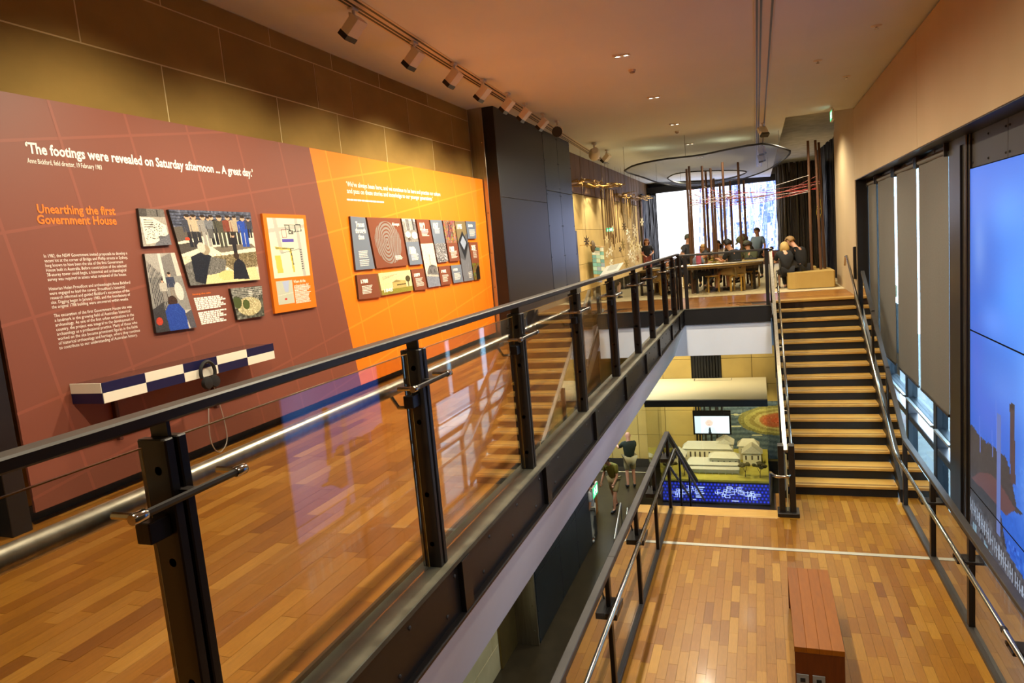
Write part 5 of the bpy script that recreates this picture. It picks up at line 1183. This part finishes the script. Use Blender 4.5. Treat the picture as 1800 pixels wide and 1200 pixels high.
# cut-out flowers and leaves hung in front of the wall
r = random.Random(12); oc_ = ['e6dcc0', 'd8cfb2', 'c9b98a', '8d7a48', '5d4a2c', 'efe8d4', '3f3026', 'b58a5a', 'a04a3a']
OR = [(1097, 398, 9, 4), (1116, 408, 9, 0), (1103, 408, 7, 5), (1128, 390, 8, 0), (1110, 432, 11, 2), (1120, 433, 10, 2), (1113, 441, 10, 1), (1125, 434, 10, 0), (1107, 447, 9, 5), (1113, 455, 9, 1), (1121, 454, 7, 7), (1095, 430, 10, 3), (1101, 463, 10, 3), (1115, 420, 7, 2), (1090, 438, 6, 6), (1131, 444, 6, 8), (1076, 404, 8, 2), (1066, 421, 8, 2), (1073, 441, 9, 1), (1067, 447, 7, 1), (1074, 462, 8, 1), (1031, 424, 10, 6), (1105, 420, 8, 5), (1114, 398, 6, 0)]
pos = ['top left', 'top right', 'top middle', 'beside the string curtain', 'in the dense middle', 'right of the dense middle', 'low in the dense middle', 'at the right edge', 'lower left', 'lower middle', 'lower right', 'at the left edge', 'at the very bottom', 'upper middle', 'far left', 'far right', 'by the green sign', 'under the green sign', 'low by the patchwork cloth', 'lower beside the patchwork cloth', 'lowest by the patchwork cloth', 'left of the patchwork cloth', 'upper left', 'highest']
cn = ['cream', 'cream', 'tan', 'olive brown', 'dark brown', 'white', 'black', 'orange brown', 'red']
for i, (px, py, s, ci) in enumerate(OR):
    q = at(px, py, x=-4.25 + r.uniform(-.12, .12)); R_ = s * q.y / FPX * 1.05; n = r.choice((5, 6, 8)); pts = []
    for k in range(n * 4): a_ = 2 * PI * k / (n * 4); rr_ = R_ * (.62 + .38 * math.cos(n * a_)) ; pts.append((q.x + .25 * rr_ * math.cos(a_), q.y + rr_ * math.cos(a_), q.z + rr_ * math.sin(a_)))
    t = thing('cutout_flower', f'{cn[ci]} cut-out flower hung {pos[i]} of the wall cluster', 'ornament', tuple(q), 'cut-out flowers hung by the gallery wall')
    MB().prism(pts, (.012, -.004, 0)).build('petals', mat('card_' + oc_[ci], oc_[ci], .8), t)
    MB().ball(q + Vector((.015, 0, 0)), R_ * .18, 8, 5, (.5, 1, 1)).build('centre', mat('card_centre', '8a6f3a', .8), t)
    MB().tube([q + Vector((0, 0, R_ * .9)), (q.x, q.y, ceil_z(-4.2))], .0025, 4).build('thread', mat('thin_thread', '7a6a4a', .9), t)
do = bbox(-4.62, -4.56, 18.05, 18.35, .0, 1.9, b=.01).build('dark_post', black2, None); tag(do, 'narrow dark upright beside the steel pier', 'post')
# ------------------------------------------------------------------ people
def skin_mesh(name, V, E, rad, sub=1):
    me = bpy.data.meshes.new(name); me.from_pydata(V, E, []); o = bpy.data.objects.new(name, me); COL.objects.link(o)
    md = o.modifiers.new('s', 'SKIN'); md.use_smooth_shade = True
    if sub: o.modifiers.new('u', 'SUBSURF').levels = sub
    for i, r in enumerate(rad):
        sv = me.skin_vertices[0].data[i]; sv.radius = r if isinstance(r, tuple) else (r, r); sv.use_root = (i == 0)
    dg = bpy.context.evaluated_depsgraph_get(); out = bpy.data.meshes.new_from_object(o.evaluated_get(dg), depsgraph=dg)
    bpy.data.objects.remove(o); bpy.data.meshes.remove(me); out.name = name; return out
def V3(t): return Vector(t)
def pose(kind, **k):
    """joints in metres for a 1.72 m adult facing +Y"""
    if kind == 'stand':
        J = dict(pelvis=(0, 0, .93), waist=(0, .01, 1.08), chest=(0, 0, 1.30), neck=(0, 0, 1.45), head=(0, .03, 1.60),
                 shL=(-.18, 0, 1.38), shR=(.18, 0, 1.38), elL=(-.235, -.02, 1.10), elR=(.235, -.02, 1.10), wrL=(-.25, .06, .86), wrR=(.25, .06, .86),
                 hipL=(-.09, 0, .89), hipR=(.09, 0, .89), knL=(-.10, .02, .48), knR=(.10, .02, .48), anL=(-.105, -.02, .08), anR=(.105, -.02, .08), toL=(-.12, .14, .035), toR=(.12, .14, .035))
    else:
        J = dict(pelvis=(0, 0, .52), waist=(0, .02, .67), chest=(0, .10, .88), neck=(0, .16, 1.02), head=(0, .24, 1.15),
                 shL=(-.18, .12, .96), shR=(.18, .12, .96), elL=(-.23, .24, .74), elR=(.23, .24, .74), wrL=(-.12, .44, .80), wrR=(.12, .44, .80),
                 hipL=(-.09, .02, .50), hipR=(.09, .02, .50), knL=(-.13, .42, .50), knR=(.13, .42, .50), anL=(-.13, .38, .08), anR=(.13, .38, .08), toL=(-.14, .54, .035), toR=(.14, .54, .035))
    J.update(k); return {a: Vector(b) for a, b in J.items()}
def person(label, loc, rz, J, skin='c08a68', hair='2a1c14', shirt='22262a', legs='b39b6a', shoes='17161a', s=1.0, shorts=True, longhair=False, bald=False, cap=None, sleeve=.5, glasses=False, fat=1.0, group=None, sock=None):
    t = thing('person', label, 'person', loc, group); t.rotation_euler = (0, 0, rz); t.scale = (s, s, s)
    sk = mat('skin_' + skin, skin, .55)
    def put(name, me, m, par=t):
        me.materials.clear(); me.materials.append(m); o = bpy.data.objects.new(name, me); COL.objects.link(o); o.parent = par; return o
    nk, hd = J['neck'], J['head']; up = (hd - nk).normalized(); fw = Vector((0, 1, 0)); fw = (fw - up * fw.dot(up)); fw = J.get('face', fw); fw = (fw - up * fw.dot(up)).normalized(); rt = fw.cross(up)
    V = []; E = []; R = []
    def add(p, r, par=None):
        V.append(tuple(p)); R.append(r); i = len(V) - 1
        if par is not None: E.append((par, i))
        return i
    pe = add(J['pelvis'], .105 * fat); wa = add(J['waist'], .100 * fat, pe); chs = add(J['chest'], .105, wa); n = add(nk, .056, chs)
    h0 = add(nk + up * .075, .06, n); h1 = add(hd + fw * .015, .088, h0); h2 = add(hd + up * .07, .080, h1); add(hd + up * .118, .035, h2)
    for S_ in 'LR':
        a = add(J['sh' + S_], .058, chs); m_ = J['sh' + S_].lerp(J['el' + S_], .5); a = add(m_, .047, a); a = add(J['el' + S_], .038, a)
        a = add(J['el' + S_].lerp(J['wr' + S_], .4), .038, a); a = add(J['wr' + S_], .025, a)
        d = (J['wr' + S_] - J['el' + S_]).normalized(); add(J['wr' + S_] + d * .07, (.036, .018), a)
        a = add(J['hip' + S_], .088 * fat, pe); a = add(J['hip' + S_].lerp(J['kn' + S_], .5), .076, a); a = add(J['kn' + S_], .055, a)
        a = add(J['kn' + S_].lerp(J['an' + S_], .35), .053, a); a = add(J['an' + S_], .034, a); add(J['to' + S_], .032, a)
    body = skin_mesh('body', V, E, R)
    # fingers: five short chains rooted in each palm
    FV, FE, FR = [], [], []
    bmj = bmesh.new(); bmj.from_mesh(body); bpy.data.meshes.remove(body)
    for S_, sg in (('L', -1), ('R', 1)):
        d = (J['wr' + S_] - J['el' + S_]).normalized(); c = J['wr' + S_] + d * .055; u = d.cross(Vector((0, 0, 1))); u = u.normalized() if u.length > .1 else Vector((1, 0, 0)); w = u.cross(d)
        mb = MB()
        for k, (o_, L_) in enumerate(((-.027, .06), (-.009, .075), (.009, .07), (.027, .055))):
            q = c + u * o_ + d * .025; mb.tube([q, q + d * L_ * .55, q + d * L_ * .85 - w * L_ * .35], [.0095, .0085, .006], 6)
        q = c - d * .02 - u * .03 * sg; mb.tube([q, q - u * .03 * sg + d * .025, q - u * .03 * sg + d * .055 - w * .012], [.011, .010, .007], 6)
        vs = [bmj.verts.new(v) for v in mb.v]
        for f in mb.f: bmj.faces.new([vs[i] for i in f])
    body = bpy.data.meshes.new('body'); bmj.to_mesh(body); bmj.free(); body.polygons.foreach_set('use_smooth', [True] * len(body.polygons))
    bo = put('body', body, sk)
    # shirt
    V, E, R = [], [], []
    pe = add(J['pelvis'] + Vector((0, 0, -.02)), .142 * fat); wa = add(J['waist'], .140 * fat, pe); chs = add(J['chest'], .165, wa); add(nk - up * .02, .078, chs)
    for S_ in 'LR':
        a = add(J['sh' + S_], .082, chs); e_ = J['sh' + S_].lerp(J['el' + S_], min(1, sleeve * 1.6)); a = add(e_, .060, a)
        if sleeve > .8: a = add(J['el' + S_].lerp(J['wr' + S_], .9), .040, a)
    put('shirt', skin_mesh('shirt', V, E, R), mat('cloth_' + shirt, shirt, .85, bump=.1, scale=30))
    V, E, R = [], [], []
    pe = add(J['pelvis'] + Vector((0, 0, -.005)), .138 * fat)
    for S_ in 'LR':
        a = add(J['hip' + S_], .105 * fat, pe); a = add(J['hip' + S_].lerp(J['kn' + S_], .55), .095, a)
        if shorts: add(J['hip' + S_].lerp(J['kn' + S_], .86), .088, a)
        else: a = add(J['kn' + S_], .072, a); a = add(J['kn' + S_].lerp(J['an' + S_], .9), .058, a)
    put('shorts' if shorts else 'trousers', skin_mesh('legwear', V, E, R), mat('cloth_' + legs, legs, .85, bump=.1, scale=30))
    for S_ in 'LR':
        an, to = J['an' + S_], J['to' + S_]; V = [tuple(an + Vector((0, -.01, .03))), tuple(an + Vector((0, -.01, -.03))), tuple(an.lerp(to, .6) + Vector((0, 0, -.005))), tuple(to + (to - an).normalized() * .03)]
        put('shoe', skin_mesh('shoe', V, [(0, 1), (1, 2), (2, 3)], [.045, .05, (.048, .042), .036]), mat('shoe_' + shoes, shoes, .5))
    # face and hair
    b = MB()
    for e in (-1, 1): b.ball(hd + fw * .095 + rt * .034 * e + up * .02, .010, 6, 4)
    put_ = b.build('eyes', mat('eye_dark', '1a1210', .3), None); put_.parent = t
    b = MB(); c = hd + fw * .10; b.add([c + up * .015, c - up * .022 + rt * .016, c - up * .022 - rt * .016, c - up * .018 + fw * .028, c - up * .026], [(0, 1, 3), (0, 3, 2), (1, 4, 3), (3, 4, 2)])
    for e in (-1, 1): b.ball(hd + rt * .092 * e + up * .0, .024, 6, 4, (.5, .8, 1.2))
    o = b.build('nose_and_ears', sk, None); o.parent = t
    b = MB().beam(hd + fw * .092 - up * .048 - rt * .024, hd + fw * .092 - up * .048 + rt * .024, .012, .010); o = b.build('mouth', mat('lip', '8a4a40', .5), None); o.parent = t
    if not bald:
        bm = bmesh.new(); bmesh.ops.create_uvsphere(bm, u_segments=16, v_segments=12, radius=1); r = random.Random(len(label))
        for v in list(bm.verts):
            x, y, z = v.co
            if y > .25 and z < .38: bm.verts.remove(v)
            elif z < (-.5 if not longhair else -.75) : bm.verts.remove(v)
        for v in bm.verts:
            x, y, z = v.co; k_ = 1 + r.uniform(-.03, .05); dz = 0
            q = hd + (rt * x * .100 + fw * (y * .106 - .004) + up * (z * .108 + .028)) * k_
            if longhair and z < 0: q = hd + rt * x * .125 + fw * (y * .12 - .02) + Vector((0, 0, z * .30 + .03))
            v.co = q
        me = bpy.data.meshes.new('hair'); bm.to_mesh(me); bm.free(); me.polygons.foreach_set('use_smooth', [True] * len(me.polygons))
        o = put('hair', me, mat('hair_' + hair, hair, .6, bump=.4, scale=60)); so = o.modifiers.new('s', 'SOLIDIFY'); so.thickness = .012; so.offset = 1
    if cap:
        b = MB(); pr_ = [(.118, .0), (.116, .05), (.09, .10), (.04, .125), (.001, .13)]; o_ = len(b.v); b.lathe(pr_, (0, 0, 0), 14)
        for i in range(o_, len(b.v)): v = b.v[i]; b.v[i] = tuple(hd + rt * v[0] + fw * (v[1] * 1.08) + up * (v[2] + .045))
        b.prism([hd + fw * .10 + up * .05 + rt * .075, hd + fw * .20 + up * .035 + rt * .05, hd + fw * .20 + up * .035 - rt * .05, hd + fw * .10 + up * .05 - rt * .075], up * .01)
        o = b.build('cap', mat('cap_' + cap, cap, .8), None, smooth=True); o.parent = t
    if glasses:
        b = MB()
        for e in (-1, 1): c = hd + fw * .105 + rt * .036 * e + up * .02; b.tube([c + (rt * math.cos(a) + up * math.sin(a)) * .026 for a in [i * PI / 5 for i in range(11)]], .004, 4); b.tube([c + rt * .026 * e, hd + rt * .095 * e + up * .02], .004, 4)
        o = b.build('glasses', black2, None); o.parent = t
    return t
def floor_at(px, py, z=.005): q = at(px, py, z=z); return q
R_ = math.radians
# by the table: +Y is away from the camera, rz turns anticlockwise from that
q = at(1297, 511, z=.006)
person('man in black shirt and khaki shorts seated on a birch stool', (q.x, q.y, .0), R_(55), pose('sit', face=Vector((0, .9, -.3)), knL=(-.16, .42, .47), knR=(.16, .40, .46), anL=(-.14, .52, .08), anR=(.12, .36, .08), toL=(-.15, .67, .04), toR=(.13, .51, .04)), hair='15100d', shirt='14171a', legs='b59f70', shoes='1b1b20', s=1.04, fat=1.12)
q = at(1192, 508, z=.006)
person('woman in glasses and a dark top seated at the left table end', (q.x, q.y, .0), R_(-75), pose('sit'), skin='c8967a', hair='6b5f52', shirt='1f2530', legs='20222a', shorts=False, glasses=True, longhair=False, s=.97)
person('child with black hair leaning on the table in front of the woman in glasses', (-1.55, 18.45, .08), R_(-60), pose('sit', chest=(0, .16, .86), neck=(0, .26, .97), head=(0, .36, 1.05)), skin='c08a68', hair='120e0d', shirt='6f7a8a', legs='17171b', shorts=False, s=.86)
person('boy in a grey cap standing behind the woman in glasses', (-1.86, 20.3, .004), R_(-120), pose('stand'), skin='c8967a', hair='3a2a1e', shirt='3c3f48', legs='2a2c33', cap='4c5044', s=.88, shorts=False)
person('child with curly blond hair at the far side of the table', (-1.42, 20.45, .06), R_(180), pose('sit'), skin='d8a98a', hair='b08a4c', shirt='5a6448', legs='2a2c33', s=.92, longhair=True, shorts=False)
person('person with black hair and pale shirt facing the camera across the table', (-.98, 20.5, .12), R_(160), pose('sit'), skin='c08a68', hair='120e0d', shirt='c9bfb2', legs='2a2c33', s=.93, longhair=True, shorts=False)
person('person in a camouflage cap seated beyond the man in black', (-.20, 20.35, .10), R_(120), pose('sit'), skin='b9835f', hair='3a2a1e', shirt='3d4030', legs='2a2c33', cap='5a5a34', s=.97, shorts=False)
person('person with long brown hair seated behind the thick pole', (-.12, 20.9, .14), R_(100), pose('sit'), skin='b9835f', hair='3a1d14', shirt='3a241c', legs='2a2c33', s=1.0, longhair=True, shorts=False)
q = at(1322, 504, z=.006)
person('seated person in an olive camouflage shirt at the right table end, back turned', (q.x, q.y, .0), R_(20), pose('sit'), skin='b9835f', hair='2a1c14', shirt='4b4f34', legs='17171b', cap='4a4c38', s=.95, shorts=False)
bg = thing('backpack', 'black backpack hanging behind the seated person in olive', 'bag', (q.x, q.y - .2, .5))
bbox(q.x - .17, q.x + .17, q.y - .36, q.y - .19, .47, .80, b=.05).build('body', mat('bag_black', '121214', .7), bg); bbox(q.x - .13, q.x + .13, q.y - .40, q.y - .36, .50, .66, b=.02).build('pocket', MATS['bag_black'], bg)
MB().tube(smooth_pts([(q.x - .05, q.y - .27, .79), (q.x, q.y - .27, .86), (q.x + .05, q.y - .27, .79)]), .01, 6).build('grab_loop', MATS['bag_black'], bg)
q = at(1331, 402, y=23.0)
person('man in a blue grey T-shirt and dark trousers standing before the bright screen', (q.x, 23.0, .004), R_(150), pose('stand', elL=(-.27, .0, 1.12), elR=(.27, .0, 1.12), wrL=(-.27, .10, .88), wrR=(.30, .04, .88)), skin='a06f50', hair='15100d', shirt='5e6e7c', legs='17181c', shorts=False, s=.90, fat=1.2)
q = at(1136, 418, y=27.0)
person('woman in dark clothes with a red patterned front by the string curtain', (q.x, 27.0, .004), R_(-160), pose('stand', elL=(-.26, .05, 1.12), wrL=(-.14, .22, 1.06), elR=(.26, .05, 1.12), wrR=(.16, .2, 1.02)), skin='c8967a', hair='6a3a24', shirt='1b1a22', legs='8a4a48', shorts=False, s=.88, longhair=True)
person('small child in red at the right of the bright screen', (at(1359, 470, y=22).x, 22.6, .004), R_(90), pose('stand'), skin='b9835f', hair='15100d', shirt='a0302c', legs='8a8480', s=.55, shorts=False)
# pair on the beige block
person('fair haired woman in black on the beige bench leaning over a folder', (1.02, 18.5, -.07), R_(50), pose('sit', head=(-.02, .28, 1.16), wrL=(-.10, .42, .72), wrR=(.10, .40, .62), elR=(.26, .16, .72), face=Vector((-.3, .8, -.5))), skin='c8967a', hair='8a6a3c', shirt='141416', legs='1b1b1f', shorts=False, s=1.04)
person('girl with long blond hair at the left end of the beige bench', (.66, 18.28, -.03), R_(15), pose('sit', head=(.02, .22, 1.13), wrR=(.10, .34, .98), elR=(.22, .3, .80), knL=(-.12, .36, .46), anL=(-.13, .30, .08), toL=(-.14, .46, .04)), skin='d0a080', hair='b89a5c', shirt='191a1c', legs='1d1e22', s=.93, longhair=True)
tbp = thing('tablet', 'black folder held on the lap of the woman on the bench', 'folder', (.85, 18.4, .55)); MB().prism([(.70, 18.22, .50), (1.05, 18.40, .50), (1.05, 18.62, .74), (.66, 18.42, .74)], (0, -.015, .01)).build('cover', black2, tbp)
# lowest level
q = at(1110, 856, z=ZB)
person('bald man in black polo and khaki shorts on the lowest floor', (q.x, q.y, ZB), R_(25), pose('stand', elL=(-.28, .14, 1.22), elR=(.22, .16, 1.18), wrL=(-.30, .38, 1.30), wrR=(.10, .40, 1.20)), skin='c98f72', shirt='17200f', legs='9a8a5e', shoes='131313', s=1.0, bald=True, fat=1.2)
q = at(1083, 895, z=ZB)
person('man in olive T-shirt and khaki shorts walking on the lowest floor', (q.x, q.y, ZB), R_(155), pose('stand', chest=(0, .10, 1.29), neck=(0, .20, 1.42), head=(0, .30, 1.52), shL=(-.18, .12, 1.36), shR=(.18, .12, 1.36), elL=(-.22, .14, 1.08), elR=(.24, .14, 1.08), wrL=(-.20, .28, .90), wrR=(.26, .26, .86), knL=(-.10, .14, .50), anL=(-.10, .20, .08), toL=(-.11, .36, .04), knR=(.10, -.04, .48), anR=(.10, -.20, .10), toR=(.11, -.04, .04)), skin='c08a68', hair='2a1c14', shirt='6b6418', legs='a0905e', shoes='17161a', s=.97)
q = at(1057, 952, z=ZB)
person('mostly hidden person in pale trousers and white shoes by the dark steel panels', (q.x - .22, q.y, ZB), R_(100), pose('stand'), skin='c08a68', shirt='b9bcc0', legs='a9a89c', shoes='d9dad6', s=.95, shorts=False)
